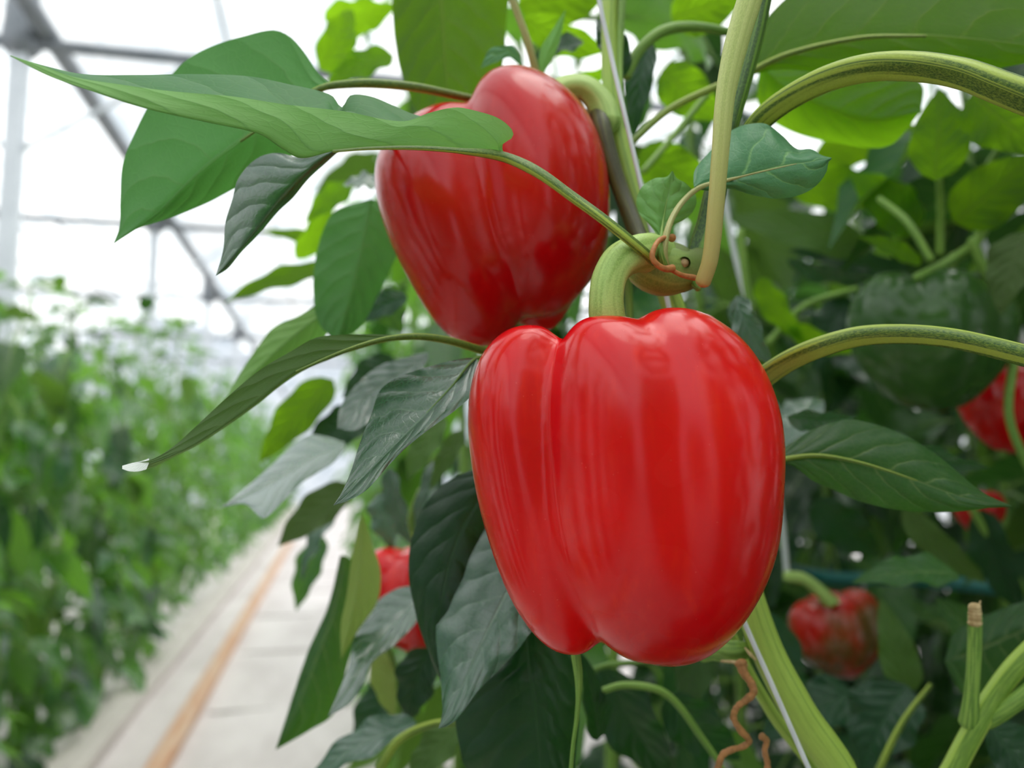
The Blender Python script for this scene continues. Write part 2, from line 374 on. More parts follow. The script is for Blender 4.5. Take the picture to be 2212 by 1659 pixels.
def aleaf(b, tip, w, roll=0.0, sag=0.12, mat='leaf', parent=None, pet=None, fold=0.25, rip=0.25, seed=0, curl=0.0, label=None, under=False):
    """a leaf set by its base and tip (px, py, depth), half-width w in pixels at mid depth, rolled about its length (0 = face to the lens)"""
    B, T = V(b), V(tip); ax = (T-B).normalized(); view = ((B+T)/2 - CAM).normalized()
    wd = ax.cross(view).normalized(); nm = wd.cross(ax).normalized()
    if nm.dot(view) > 0: nm = -nm; 
    q = Quaternion(ax, math.radians(roll)); wd = q @ wd; nm = q @ nm
    if under: wd = -wd
    dm = proj((B+T)/2)[2]
    vs_, fs, uv = blade_world(B, T, wd, w/F*dm, sag, nm, nu=5, nt=20, fold=fold, rip=rip, ph=seed*1.7, curl=curl)
    # make the face normal agree with nm (upper side towards nm)
    a, b_, c_ = (Vector(vs_[fs[60][k]]) for k in range(3))
    if ((b_-a).cross(c_-a).dot(nm) < 0) != under: fs = [f[::-1] for f in fs]
    o = mesh('leaf', vs_, fs, uv, mat, parent)
    if label: o['label'] = label
    if pet: tube('petiole', [B]+[V(p) for p in pet], [4.5, 6], 'stem_green', o, seg=8)
    return o
# ------------------------------------------------------------------ bell peppers
def pepper_body(name, cpx, cpy, depth, lobes, k, mat, parent, scale=1.0, nth=220, nph=150, rot=0.0):
    """the skin as the outermost surface of several tapered, smoothly joined lobes (pixel units about the centre, at the given depth)"""
    th = np.linspace(0, 2*PI, nth, endpoint=False); ph = np.linspace(0.0, PI, nph)
    TH, PH = np.meshgrid(th, ph)
    D = np.stack([np.sin(PH)*np.cos(TH), np.sin(PH)*np.sin(TH), np.cos(PH)], -1)       # local x right, y away, z up
    def field(p):
        vals = []
        for lb in lobes:
            z = p[..., 2]
            if '_d' not in lb: lb['_d'] = cr(np.array(lb['st'], float)[::-1], 90)
            z0, z1 = lb['z']
            g = [np.interp(z, lb['_d'][:, 0], lb['_d'][:, i]) for i in range(1, 5)]
            s = (z-(z0+z1)/2)/((z0-z1)/2)
            e = np.where(s > 0, lb.get('nt', 2.6), lb.get('nb', 2.6))
            cap = np.clip(1-np.abs(np.clip(s, -1, 1))**e, 1e-5, 1)**(1/e)
            q = np.sqrt(((p[..., 0]-g[0])/g[2])**2 + ((p[..., 1]-g[1])/g[3])**2)
            f = (q/cap-1)*g[2]*cap
            f = np.clip(f, -60, 400)
            f = np.where(np.abs(s) >= 1, (np.abs(s)-1)*200+np.maximum(f, 60), f)
            vals.append(f)
        v = np.stack(vals, 0)
        return -k*np.log(np.sum(np.exp(-v/k), 0))
    r = np.full(TH.shape, 620.0); hit = np.zeros(TH.shape, bool); lo = np.zeros(TH.shape)
    for _ in range(150):
        f = field(D*r[..., None]); new = (~hit) & (f < 0); lo = np.where(new, r, lo); hit |= new
        r = np.where(hit, r, r-4)
        if hit.all(): break
    a, b = lo.copy(), lo+4
    for _ in range(14):
        m_ = (a+b)/2; f = field(D*m_[..., None]); a = np.where(f < 0, m_, a); b = np.where(f < 0, b, m_)
    r = a
    for _ in range(6):                                   # relax tiny steps
        rs = r.copy(); rs[1:-1] = (r[1:-1]*2 + np.roll(r, 1, 1)[1:-1] + np.roll(r, -1, 1)[1:-1] + r[:-2] + r[2:])/6
        rs[0] = rs[0].mean(); rs[-1] = rs[-1].mean(); r = rs
    pts = D*r[..., None]*scale
    mpp = depth/F
    cen = P(cpx, cpy, depth)
    rv = RM @ Vector((1, 0, 0)); uvv = RM @ Vector((0, 1, 0)); fw = RM @ Vector((0, 0, -1))
    if rot:
        c_, s_ = math.cos(rot), math.sin(rot); x = pts[..., 0]*c_-pts[..., 2]*s_; z = pts[..., 0]*s_+pts[..., 2]*c_
        pts = np.stack([x, pts[..., 1], z], -1)
    Wd = pts.reshape(-1, 3)*mpp
    Wd = np.array(cen) + Wd[:, :1]*np.array(rv) + Wd[:, 1:2]*np.array(fw) + Wd[:, 2:]*np.array(uvv)
    vs_ = [Wd[0]] + list(Wd[nth:(nph-1)*nth]) + [Wd[-1]]
    fs, n = [], nth
    for j in range(n): fs.append((0, 1+j, 1+(j+1) % n))
    for i in range(nph-3):
        for j in range(n):
            k_ = (j+1) % n; fs.append((1+i*n+j, 1+(i+1)*n+j, 1+(i+1)*n+k_, 1+i*n+k_))
    last = len(vs_)-1; b0 = 1+(nph-3)*n
    for j in range(n): fs.append((last, b0+(j+1) % n, b0+j))
    uv = [(0, 1)] + [(j/n, 1-i/(nph-1)) for i in range(1, nph-1) for j in range(n)] + [(0, 0)]
    return mesh(name, vs_, fs, uv, mat, parent)
def calyx(name, c, up, r, mat, parent, seed=0):
    """small five-pointed green collar round the stalk's foot"""
    up = Vector(up).normalized(); a = up.orthogonal().normalized(); b = up.cross(a)
    vs_, fs, uv = [], [], []; n = 60; rings = 7
    for i in range(rings):
        q = i/(rings-1)
        for j in range(n):
            t = 2*PI*j/n; rr = r*(0.35 + 0.65*q*(1 + 0.10*math.cos(5*t+seed)*q))
            vs_.append(c + (a*math.cos(t)+b*math.sin(t))*rr + up*r*(0.40*(1-q)**1.6 - 0.06*q)); uv.append((j/n, q))
    for i in range(rings-1):
        for j in range(n): fs.append((i*n+j, (i+1)*n+j, (i+1)*n+(j+1) % n, i*n+(j+1) % n))
    return mesh(name, vs_, fs, uv, mat, parent)
def bell_pepper(label, group, c, depth, lobes, k, mat, stalk=None, stalk_r=(36, 34, 34, 38), up=(0, 0, 1), cal=None, scale=1.0, rot=0.0, res=(220, 150)):
    root = empty('bell_pepper', P(c[0], c[1], depth), label, 'bell pepper', group)
    pepper_body('body', c[0], c[1], depth, lobes, k, mat, root, scale, res[0], res[1], rot)
    if cal: calyx('calyx', P(*cal[0]), up, cal[1]/F*cal[0][2], 'stalk', root)
    if stalk: tube('stalk', stalk, stalk_r, 'stalk', root, seg=30, ridges=5, amp=0.045, n=40, wob=0.006)
    return root
def S(*rows): return [list(r) for r in rows]      # station: z, cx, cy, rx, ry
# ---- the large front pepper
front = [
    dict(z=(349, -357), nt=3.1, nb=3.4, st=S((345, -198, 20, 110, 115), (270, -226, 22, 106, 130), (150, -240, 22, 98, 145), (0, -222, 20, 98, 150), (-120, -192, 15, 98, 145), (-250, -150, 10, 98, 130), (-357, -108, 0, 92, 100))),
    dict(z=(364, -364), nt=2.9, nb=2.9, st=S((366, -40, -50, 140, 110), (270, -8, -50, 168, 145), (100, 0, -50, 172, 160), (-100, 20, -50, 176, 160), (-250, 45, -45, 160, 145), (-362, 60, -35, 145, 110))),
    dict(z=(382, -376), nt=2.5, nb=2.9, st=S((380, 105, -35, 165, 125), (300, 125, -38, 182, 150), (150, 150, -40, 180, 165), (0, 160, -35, 168, 175), (-130, 150, -30, 168, 170), (-260, 118, -28, 165, 155), (-376, 92, -20, 150, 110))),
    dict(z=(384, -250), nt=2.8, nb=2.0, st=S((384, 185, 100, 85, 100), (200, 185, 110, 118, 120), (0, 190, 110, 130, 120), (-250, 150, 90, 110, 100))),
    dict(z=(335, -340), nt=2.6, nb=2.3, st=S((335, -40, 150, 170, 120), (0, -20, 150, 190, 130), (-340, 20, 100, 140, 100))),
]
bell_pepper('large glossy bright red bell pepper hanging in front, sharp, under a thick green curved stalk', 'ripe red bell peppers', (1345, 1050), 0.235, front, 15, 'red',
            stalk=[(1338, 765, .236), (1316, 700, .236), (1311, 650, .236), (1318, 600, .237), (1342, 562, .239), (1385, 545, .244), (1425, 556, .253)],
            stalk_r=(44, 40, 37, 37, 40, 42, 44), cal=((1336, 745, .236), 80))
back = [
    dict(z=(226, -298), nt=2.6, nb=2.6, st=S((226, -90, 10, 120, 110), (120, -112, 0, 145, 150), (40, -108, -5, 146, 155), (-60, -88, -5, 138, 155), (-170, -52, 0, 130, 145), (-298, -25, 5, 118, 100))),
    dict(z=(297, -235), nt=2.5, nb=2.4, st=S((295, 42, -15, 130, 110), (210, 70, -20, 145, 140), (80, 94, -20, 148, 160), (-40, 106, -20, 144, 160), (-130, 108, -15, 138, 150), (-235, 90, -5, 118, 100))),
    dict(z=(215, -262), nt=2.4, nb=2.6, st=S((215, 10, 110, 180, 130), (0, 10, 110, 190, 130), (-262, 110, 55, 75, 70))),
    dict(z=(268, -240), nt=2.6, nb=2.4, st=S((268, 130, 50, 100, 100), (50, 140, 60, 110, 110), (-240, 100, 50, 90, 90))),
]
bell_pepper('deep red bell pepper hanging behind and above the large one, partly behind a long leaf', 'ripe red bell peppers', (1065, 450), 0.305, back, 13, 'red2',
            stalk=[(1180, 225, .31), (1215, 195, .312), (1262, 192, .312), (1296, 225, .312), (1312, 270, .31)], stalk_r=(30, 27, 27, 30, 32), cal=((1170, 225, .31), 60))

# ------------------------------------------------------------------ the plant that carries them
gx = P(1800, 1700, .285)
plantA = empty('pepper_plant', Vector((gx.x+.02, gx.y+.03, 0)), 'tall front pepper plant with thick forked stem, bearing the two sharp red peppers', 'pepper plant')
A = plantA
tube('main_stem', [(1322, -60, .33), (1318, 60, .325), (1322, 200, .318), (1345, 330, .312), (1385, 470, .305), (1425, 580, .300), (1465, 700, .300), (1530, 950, .300), (1600, 1230, .296),
                   (1655, 1400, .292), (1722, 1530, .288), (1830, 1720, .285), Vector((gx.x+.03, gx.y+.02, .55)), Vector((gx.x+.02, gx.y+.03, 0.0))],
     [18, 20, 27, 34, 37, 36, 34, 30, 30, 34, 36, 38, 42, 46], 'stem_main', A, seg=22, ridges=4, amp=0.025, n=420)
tube('old_stem', [(1288, 215, .318), (1300, 270, .306), (1318, 340, .302), (1345, 420, .298), (1375, 500, .290), (1400, 560, .282)], [20, 20, 19, 18, 19, 22], 'stem_brown', A, seg=16, ridges=3, amp=.05, n=40, label='dark brown-green stretch of stem')
tube('stem_fork', [(1535, 1275, .310), (1560, 1330, .309), (1610, 1440, .306), (1668, 1540, .304), (1780, 1720, .300), Vector((gx.x+.03, gx.y+.03, .55)), Vector((gx.x+.03, gx.y+.035, 0.0))], [12, 15, 18, 22, 26, 32, 36], 'stem_main', A, seg=16, ridges=4, amp=0.025, n=300)
# swollen node and the branches that leave it
tube('node', [(1398, 535, .255), (1400, 565, .253), (1422, 582, .252), (1462, 584, .253), (1502, 574, .255), (1518, 548, .26)], [32, 54, 54, 46, 36, 22], 'node', A, seg=28, ridges=3, amp=0.03, n=30, wob=.02)
tube('node_shoulder', [(1400, 520, .262), (1432, 545, .257), (1470, 562, .252), (1500, 580, .252)], [20, 30, 32, 24], 'node', A, seg=18, n=18)
tube('branch', [(1498, 598, .258), (1508, 560, .258), (1528, 500, .259), (1542, 430, .260), (1560, 330, .262), (1585, 240, .264), (1610, 150, .266), (1632, 60, .268), (1655, -60, .270)],
     [28, 28, 24, 20, 19, 20, 21, 22, 23], 'stem_dark', A, seg=20, ridges=4, amp=.09, n=60)
tube('petiole', [(1638, -70, .236), (1622, -10, .235), (1592, 90, .234), (1568, 200, .233), (1556, 330, .232), (1546, 450, .232), (1534, 560, .233), (1518, 610, .235)],
     [26, 27, 25, 21, 19, 18, 18, 17], 'stem_pale', A, seg=24, n=60, wob=.012, label='pale yellow-green leaf stalk with a blunt end')
tube('petiole', [(1508, 622, .247), (1498, 606, .252), (1490, 590, .256)], [8, 13, 16], 'stem_green', A, seg=14)
# arching stalk top right
tube('petiole', [(1592, 330, .268), (1612, 300, .266), (1650, 250, .262), (1710, 205, .256), (1790, 165, .25), (1880, 142, .244), (1980, 140, .236), (2080, 156, .228), (2160, 185, .222), (2300, 238, .214)],
     [24, 24, 25, 27, 29, 30, 30, 32, 34, 36], 'petiole', A, seg=26, ridges=3, amp=.14, n=70, wob=.01, twist=.6, label='thick arching striped leaf stalk')
tube('petiole', [(1545, 905, .292), (1625, 832, .276), (1690, 785, .262), (1760, 752, .252), (1850, 726, .246), (1940, 720, .240), (2040, 727, .234), (2130, 745, .229), (2300, 790, .220)],
     [26, 25, 24, 23, 22, 21, 21, 22, 23], 'petiole', A, seg=26, ridges=3, amp=.14, n=70, wob=.01, twist=-.5, label='thick striped leaf stalk reaching past the front pepper')
# leaf scar and dry tendril on the node
c0 = P(1478, 568, .2455); vdir = (CAM-c0).normalized()
v, f, u = tube_data([c0-vdir*.004, c0, c0+vdir*.0006], [.0019, .0019, .0019], n=8, seg=20, caps=False)
sc = mesh('leaf_scar', v, f, u, 'beige', A)
v, f, u = tube_data([c0-vdir*.003, c0-vdir*.0002], [.0014, .0014], n=6, seg=16, caps=True); mesh('scar_pit', v, f, u, 'beige', sc)
tube('tendril', [(1452, 514, .244), (1440, 513, .240), (1424, 519, .237), (1412, 538, .2345), (1409, 556, .234), (1418, 570, .2345), (1434, 580, .236), (1452, 580, .239)], [9, 6, 5.5, 5.5, 6, 6.5, 7, 9], 'rust', A, seg=12, n=50, wob=.10, label='dry orange-brown curl')
tube('petiole', [(1500, 600, .244), (1472, 594, .240), (1452, 584, .239)], [7, 6, 5], 'rust', A, seg=8)
tube('shoot', [(1434, 572, .240), (1428, 545, .238), (1430, 512, .240)], [9, 5, 4], 'stem_green', A, seg=10)

# ---- the long folded leaf across the back pepper
L1 = leaf([(1090, 333), (1030, 330), (950, 322), (830, 318), (720, 327), (650, 342), (610, 322), (560, 290), (450, 265), (320, 236), (200, 198), (100, 162), (22, 121)],
          [(1088, 331), (1085, 312), (1108, 296), (1106, 280), (1078, 256), (1030, 240), (985, 232), (930, 243), (870, 262), (740, 240), (620, 226), (500, 208), (380, 198), (270, 184), (160, 166), (90, 142), (22, 119)],
          [(1088, 331), (1050, 290), (960, 262), (895, 247), (850, 228), (800, 208), (757, 206), (738, 232), (715, 205), (620, 181), (540, 165), (430, 160), (300, 162), (180, 160), (90, 140), (22, 120)],
          [.237, .229, .221, .213, .206, .200, .196], dl=.006, dr=.028, mat='leaf_soft', parent=A, flip=False, nt=110, ruffle=.0005, bulge=.001,
          label='long narrow leaf folded along its midrib, crossing the back pepper')
def fix_fold(o):      # near half shows its underside, far half its upper side: make normals agree with that
    me = o.data; cnt = len(me.polygons); s = 0
    for p in me.polygons:
        u = np.mean([me.uv_layers[0].data[l].uv[0] for l in p.loop_indices])
        if u < .5: s += p.normal.dot(CAM-(p.center+org(o)))
    if s > 0:
        me.flip_normals()
fix_fold(L1)
tube('petiole', [(1412, 565, .240), (1370, 528, .2335), (1300, 472, .232), (1235, 425, .234), (1160, 372, .236), (1090, 340, .238), (1000, 327, .227), (900, 320, .218), (800, 321, .211), (720, 327, .206)], [11, 11, 11, 11, 12, 10, 6, 5, 4, 3], 'petiole', L1, seg=16, ridges=3, amp=.12, n=60, twist=.4)
# ---- big leaf behind it
L2 = leaf([(700, 186), (640, 225), (560, 275), (520, 305), (435, 370), (335, 465), (245, 527)],
          [(720, 186), (690, 160), (655, 110), (625, 78), (590, 65), (520, 80), (450, 103), (400, 132), (362, 172), (325, 222), (290, 290), (265, 355), (260, 430), (258, 490), (245, 527)],
          [(700, 190), (690, 240), (670, 290), (620, 345), (560, 380), (510, 405), (450, 437), (370, 470), (290, 497), (245, 527)],
          [.285, .278, .272, .268, .266], dl=.012, dr=.010, mat='leaf_mid', parent=A, ruffle=.0008, nt=60, flip=True, label='broad mid-green leaf hanging behind the long folded leaf')
tube('petiole', [(1300, 250, .318), (1180, 235, .33), (1060, 222, .315), (985, 206, .306), (900, 189, .296), (820, 181, .290), (760, 181, .287), (690, 192, .285), (600, 250, .2755), (520, 305, .271)], [10, 10, 10, 9, 9, 10, 10, 7, 4, 2.5], 'petiole', L2, seg=14, n=50)
# ---- small dark pointed leaf under it
L3 = leaf([(742, 318), (700, 338), (660, 372), (610, 425), (560, 488), (510, 548), (466, 596)],
          [(742, 318), (690, 322), (640, 338), (600, 330), (555, 342), (515, 385), (502, 430), (487, 480), (482, 540), (466, 596)],
          [(742, 318), (712, 345), (665, 388), (635, 425), (600, 458), (560, 505), (520, 546), (492, 580), (466, 596)],
          [.262, .258, .254, .25], dl=.005, dr=.006, mat='leaf_blue', parent=A, ruffle=.0004, label='small dark bluish pointed leaf')
tube('petiole', [(1200, 330, .33), (960, 300, .32), (840, 312, .285), (742, 318, .262)], [8, 8, 7, 6], 'stem_green', L3, seg=10)
# ---- leaves behind the back pepper
L4 = leaf([(950, -90), (955, 40), (962, 150), (970, 240), (975, 330)], [(850, -90), (848, 30), (862, 140), (890, 220), (930, 290), (975, 330)], [(1120, -90), (1095, 30), (1088, 130), (1060, 220), (1010, 290), (975, 330)],
          [.38, .37, .36, .35], dl=.01, dr=.008, mat='leaf_backlit', parent=A, ruffle=.001, bulge=.002, flip=True, label='broad leaf hanging straight down above the back pepper')
L5 = leaf([(800, 430), (785, 520), (760, 630), (728, 740)], [(800, 430), (725, 455), (697, 500), (680, 570), (677, 640), (690, 700), (728, 740)], [(800, 430), (850, 455), (862, 520), (845, 580), (815, 640), (780, 705), (728, 740)],
          [.36, .355, .35], dl=.006, dr=.012, mat='leaf_mid', parent=A, flip=True, ruffle=.001, label='mid-green leaf hanging beside the back pepper')
# ---- long olive leaf, edge-on, with pale tip
L6 = leaf([(905, 727), (830, 735), (740, 760), (640, 803), (540, 880), (430, 955), (370, 985), (318, 1003), (265, 1008)],
          [(905, 726), (800, 722), (720, 724), (680, 730), (640, 752), (560, 800), (500, 850), (440, 905), (380, 960), (330, 992), (290, 1000), (265, 1006)],
          [(905, 729), (830, 740), (740, 766), (640, 810), (540, 886), (430, 960), (370, 990), (318, 1014), (265, 1012)],
          [.262, .257, .250, .243, .236, .230], dl=.002, dr=.02, mat='leaf_olive', parent=A, flip=True, ruffle=.0006, label='long olive leaf seen from below, its curled tip pale')
tube('petiole', [(1180, 800, .305), (1110, 775, .295), (1035, 755, .278), (970, 736, .268), (905, 727, .262), (830, 733, .257), (740, 760, .250), (640, 803, .244)], [9, 9, 9, 9, 8, 6, 4, 3], 'petiole', L6, seg=12, n=44)
leaf([(322, 1000), (300, 1006), (282, 1010), (264, 1010)], [(322, 990), (305, 996), (285, 1000), (264, 1006)], [(316, 1014), (300, 1018), (280, 1018), (264, 1013)], [.2315, .2295], tilt=(0, -.9), mat='leaf_tip', parent=L6, nt=14, name='curled_tip', label='curled leaf tip with its sheen painted pale')
leaf([(735, 655), (660, 705), (590, 765), (520, 835), (470, 890)], [(735, 640), (690, 655), (645, 682), (592, 706), (556, 750), (522, 800), (470, 890)], [(735, 670), (690, 745), (640, 790), (560, 850), (470, 890)],
     [.36, .35, .34], dl=.005, dr=.008, mat='leaf_soft', parent=A, flip=True, ruffle=.0012)
# ---- grey-green shiny leaf left of the front pepper
L8 = leaf([(1030, 775), (985, 825), (930, 885), (850, 965), (780, 1035), (720, 1092)],
          [(1030, 772), (1000, 774), (950, 785), (900, 800), (860, 815), (822, 842), (802, 895), (778, 955), (757, 1020), (740, 1060), (720, 1092)],
          [(1032, 778), (1020, 850), (985, 885), (930, 925), (880, 965), (840, 1005), (790, 1060), (750, 1082), (720, 1092)],
          [.260, .260], tilt=(-.05, -.17), mat='leaf_blue', parent=A, ruffle=.0006, bulge=.001, nt=60, label='smooth grey-green leaf with its tip hanging down beside the front pepper')
tube('petiole', [(1240, 850, .30), (1120, 790, .29), (1030, 773, .261), (975, 836, .2525), (920, 895, .2455)], [8, 8, 6, 2.5, 2], 'stem_dark', L8, seg=10)
leaf([(925, 770), (860, 810), (800, 850), (760, 890), (728, 925)], [(925, 760), (880, 770), (820, 790), (770, 830), (735, 880), (728, 925)], [(925, 775), (900, 820), (850, 870), (800, 910), (765, 930), (728, 925)],
     [.36, .36], tilt=(-.05, -.2), mat='leaf_blue', parent=A, ruffle=.001)
leaf([(745, 965), (690, 985), (630, 1020), (560, 1058), (478, 1097)], [(745, 955), (700, 942), (665, 940), (625, 968), (580, 1010), (540, 1045), (478, 1097)], [(745, 970), (720, 1000), (650, 1045), (590, 1105), (568, 1120), (530, 1090), (478, 1097)],
     [.40, .40], tilt=(-.05, -.50), mat='leaf_blue', parent=A, ruffle=.001, bulge=.002, label='leaf whose wet-looking face mirrors the white roof')
# ---- dark leaves under the front pepper
L10 = leaf([(1100, 1010), (1020, 1100), (975, 1200), (950, 1320), (945, 1400), (955, 1480)], [(1060, 1000), (975, 1035), (925, 1080), (893, 1150), (882, 1230), (892, 1300), (912, 1375), (955, 1480)], [(1120, 1020), (1150, 1200), (1120, 1330), (1040, 1420), (955, 1480)],
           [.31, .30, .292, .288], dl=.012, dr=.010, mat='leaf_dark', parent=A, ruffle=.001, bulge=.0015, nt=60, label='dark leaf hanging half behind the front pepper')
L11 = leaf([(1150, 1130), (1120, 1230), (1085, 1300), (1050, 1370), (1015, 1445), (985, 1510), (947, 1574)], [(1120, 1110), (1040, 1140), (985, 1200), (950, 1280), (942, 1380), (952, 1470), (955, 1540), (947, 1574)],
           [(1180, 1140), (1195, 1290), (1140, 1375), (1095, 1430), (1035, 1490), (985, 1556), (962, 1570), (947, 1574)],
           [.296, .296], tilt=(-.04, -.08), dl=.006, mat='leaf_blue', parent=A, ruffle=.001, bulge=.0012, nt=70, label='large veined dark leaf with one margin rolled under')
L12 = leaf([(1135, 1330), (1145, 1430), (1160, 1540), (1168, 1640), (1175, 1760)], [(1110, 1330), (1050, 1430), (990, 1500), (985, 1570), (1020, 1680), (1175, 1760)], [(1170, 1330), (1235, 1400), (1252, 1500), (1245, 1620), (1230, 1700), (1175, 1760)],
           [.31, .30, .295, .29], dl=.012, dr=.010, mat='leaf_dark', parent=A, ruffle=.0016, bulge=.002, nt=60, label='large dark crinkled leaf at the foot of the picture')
leaf([(782, 1108), (780, 1200), (765, 1300), (737, 1425)], [(782, 1108), (762, 1190), (748, 1290), (736, 1350), (737, 1425)], [(782, 1108), (806, 1180), (822, 1235), (815, 1300), (775, 1360), (737, 1425)],
     [.38, .375, .37], dl=.002, dr=.006, mat='leaf_yellow', parent=A, flip=True, label='narrow yellowing leaf')
leaf([(900, 1300), (850, 1350), (800, 1410), (765, 1475), (708, 1548)], [(905, 1262), (855, 1272), (808, 1305), (768, 1360), (755, 1430), (735, 1485), (708, 1548)], [(905, 1330), (895, 1350), (850, 1395), (805, 1430), (785, 1480), (755, 1520), (708, 1548)],
     [.39, .39], tilt=(-.06, -.30), mat='leaf_blue', parent=A, ruffle=.001, bulge=.001, label='pale shining leaf in front of the half-hidden pepper')
leaf([(745, 1200), (718, 1330), (680, 1430), (640, 1530), (595, 1620)], [(735, 1200), (708, 1310), (668, 1400), (640, 1480), (618, 1550), (595, 1620)], [(760, 1210), (775, 1330), (750, 1440), (722, 1540), (665, 1580), (595, 1620)],
     [.42, .41, .40, .39], dl=.008, dr=.006, mat='leaf', parent=A, ruffle=.001)
# ---- small leaves by the node
L17 = leaf([(1500, 405), (1530, 396), (1565, 392), (1620, 377), (1690, 358), (1745, 350), (1795, 341)],
           [(1498, 400), (1500, 370), (1515, 348), (1540, 320), (1575, 285), (1612, 269), (1655, 268), (1692, 295), (1722, 322), (1752, 322), (1775, 335), (1797, 341)],
           [(1500, 408), (1530, 412), (1580, 408), (1620, 420), (1675, 429), (1725, 422), (1762, 402), (1785, 372), (1790, 350), (1797, 343)],
           [.248, .249, .249, .246, .243, .240], dl=.010, dr=.002, mat='leaf_small', parent=A, nt=70, ruffle=.0007, bulge=.0012, label='small sharp leaf with pale veins beside the pale leaf stalk')
tube('petiole', [(1438, 575, .241), (1434, 545, .239), (1440, 505, .240), (1455, 465, .244), (1480, 430, .248), (1512, 405, .2485), (1565, 391, .249), (1640, 372, .2455), (1720, 354, .2415)], [9, 8, 7, 6.5, 6, 5.5, 2, 1.5, .8], 'stem_tan', L17, seg=12, n=46)
L18 = leaf([(1428, 515), (1432, 480), (1438, 445), (1446, 410), (1452, 371)], [(1424, 512), (1400, 482), (1380, 460), (1375, 432), (1388, 402), (1415, 385), (1440, 382), (1452, 369)], [(1430, 514), (1452, 490), (1485, 470), (1503, 445), (1502, 420), (1480, 395), (1462, 385), (1453, 369)],
           [.252, .254, .255, .254], dl=.003, dr=.004, mat='leaf_young', parent=A, nt=50, ruffle=.0005, bulge=.001, label='tiny light green leaf with a pointed tip')
tube('petiole', [(1432, 560, .241), (1427, 535, .240), (1428, 512, .248), (1433, 475, .2525), (1441, 430, .2535)], [7, 5, 4.5, 2.2, 1.2], 'stem_green', L18, seg=10)
# ---- leaf right of the front pepper
L19 = leaf([(1640, 1000), (1700, 992), (1760, 986), (1830, 994), (1900, 1010), (1990, 1042), (2080, 1074), (2186, 1094)],
           [(1640, 998), (1690, 970), (1730, 942), (1780, 918), (1830, 906), (1885, 915), (1940, 934), (2000, 966), (2060, 1012), (2120, 1062), (2186, 1093)],
           [(1640, 1002), (1705, 1004), (1735, 1022), (1755, 1038), (1800, 1058), (1860, 1084), (1950, 1103), (2060, 1106), (2130, 1098), (2186, 1095)],
           [.285, .285, .284, .282, .279, .276], dl=.014, dr=.0, mat='leaf', parent=A, nt=70, ruffle=.0009, bulge=.0015, label='pointed green leaf beside the front pepper')
tube('petiole', [(1520, 1020, .300), (1600, 1005, .292), (1650, 999, .2855), (1760, 984, .2845), (1860, 1000, .2825), (1980, 1038, .2785)], [7, 6, 5, 4, 3, 1.5], 'petiole', L19, seg=10, n=40)
# ---- broad canopy leaves overhead
L20 = leaf([(1600, 165), (1660, 132), (1750, 105), (1860, 82), (1990, 78), (2130, 88), (2330, 110)],
           [(1600, 150), (1640, 60), (1720, -20), (1850, -70), (2000, -90), (2150, -60), (2330, 110)], [(1600, 170), (1680, 150), (1790, 158), (1900, 150), (2010, 150), (2140, 150), (2330, 110)],
           [.33, .32, .31, .30, .29], dl=.03, dr=.0, mat='leaf_backlit', parent=A, flip=True, nt=60, ruffle=.001, bulge=.002, label='broad backlit leaf spread overhead with a yellow midrib')
tube('petiole', [(1340, 330, .315), (1440, 240, .325), (1540, 190, .33), (1600, 166, .329), (1700, 118, .3215), (1860, 82, .3105), (2000, 78, .301)], [8, 8, 8, 7, 6, 5, 3], 'petiole', L20, seg=10, n=40)
leaf([(1640, 140), (1700, 190), (1790, 235), (1880, 262), (1990, 240)], [(1640, 140), (1720, 145), (1830, 150), (1930, 165), (1990, 180), (1990, 240)], [(1640, 140), (1640, 230), (1700, 280), (1810, 310), (1920, 315), (1990, 240)],
     [.37, .36, .35], dl=.01, dr=.015, mat='leaf_backlit', parent=A, flip=True, ruffle=.001)
aleaf((1345, 170, .33), (1290, 40, .34), 45, 20, mat='leaf_dark', parent=A)
# small leaves above the back pepper
tube('petiole', [(1185, 235, .34), (1160, 165, .335), (1140, 90, .33), (1118, 30, .328), (1092, -40, .326)], [9, 9, 8, 8, 8], 'stem_tan', A, seg=12, label='tan leaf stalk rising behind the back pepper')
leaf([(1135, 150), (1112, 122), (1095, 112), (1065, 125), (1038, 148)], [(1135, 150), (1110, 100), (1092, 98), (1058, 106), (1038, 148)], [(1135, 152), (1112, 132), (1100, 124), (1075, 133), (1038, 148)], [.33, .328, .325], mat='leaf_small', parent=A, nt=24)
leaf([(1168, 165), (1180, 120), (1198, 80), (1222, 20)], [(1166, 160), (1166, 110), (1190, 70), (1222, 20)], [(1172, 162), (1195, 125), (1210, 85), (1222, 20)], [.335, .335, .338], dr=.003, mat='leaf_young', parent=A, nt=24, flip=True)
# thin shoots, stalks and dry remains
tube('shoot', [(1345, 330, .31), (1340, 220, .315), (1338, 120, .32), (1348, -50, .325)], [9, 8, 8, 8], 'stem_green', A, seg=12)
tube('shoot', [(1362, 760, .305), (1358, 640, .306), (1352, 560, .306)], [10, 9, 9], 'stem_green', A, seg=12)
tube('petiole', [(1352, 165, .34), (1380, 110, .34), (1430, 68, .342), (1500, 58, .35), (1590, 72, .36)], [12, 12, 12, 10, 9], 'stem_green', A, seg=14, n=40)
tube('shoot', [(1238, 1380, .262), (1243, 1410, .262), (1250, 1470, .262), (1247, 1540, .262), (1238, 1610, .262), (1228, 1720, .262)], [11, 10, 5.5, 4.5, 4.5, 5], 'stem_green', A, seg=10, n=50, label='thin green shoot below the front pepper')
cal_ = tube('flower_remains', [(1515, 1420, .300), (1545, 1405, .297), (1585, 1408, .294), (1625, 1400, .296)], [10, 22, 21, 12], 'stem_green', A, seg=16, ridges=4, amp=.15, n=20, wob=.1)
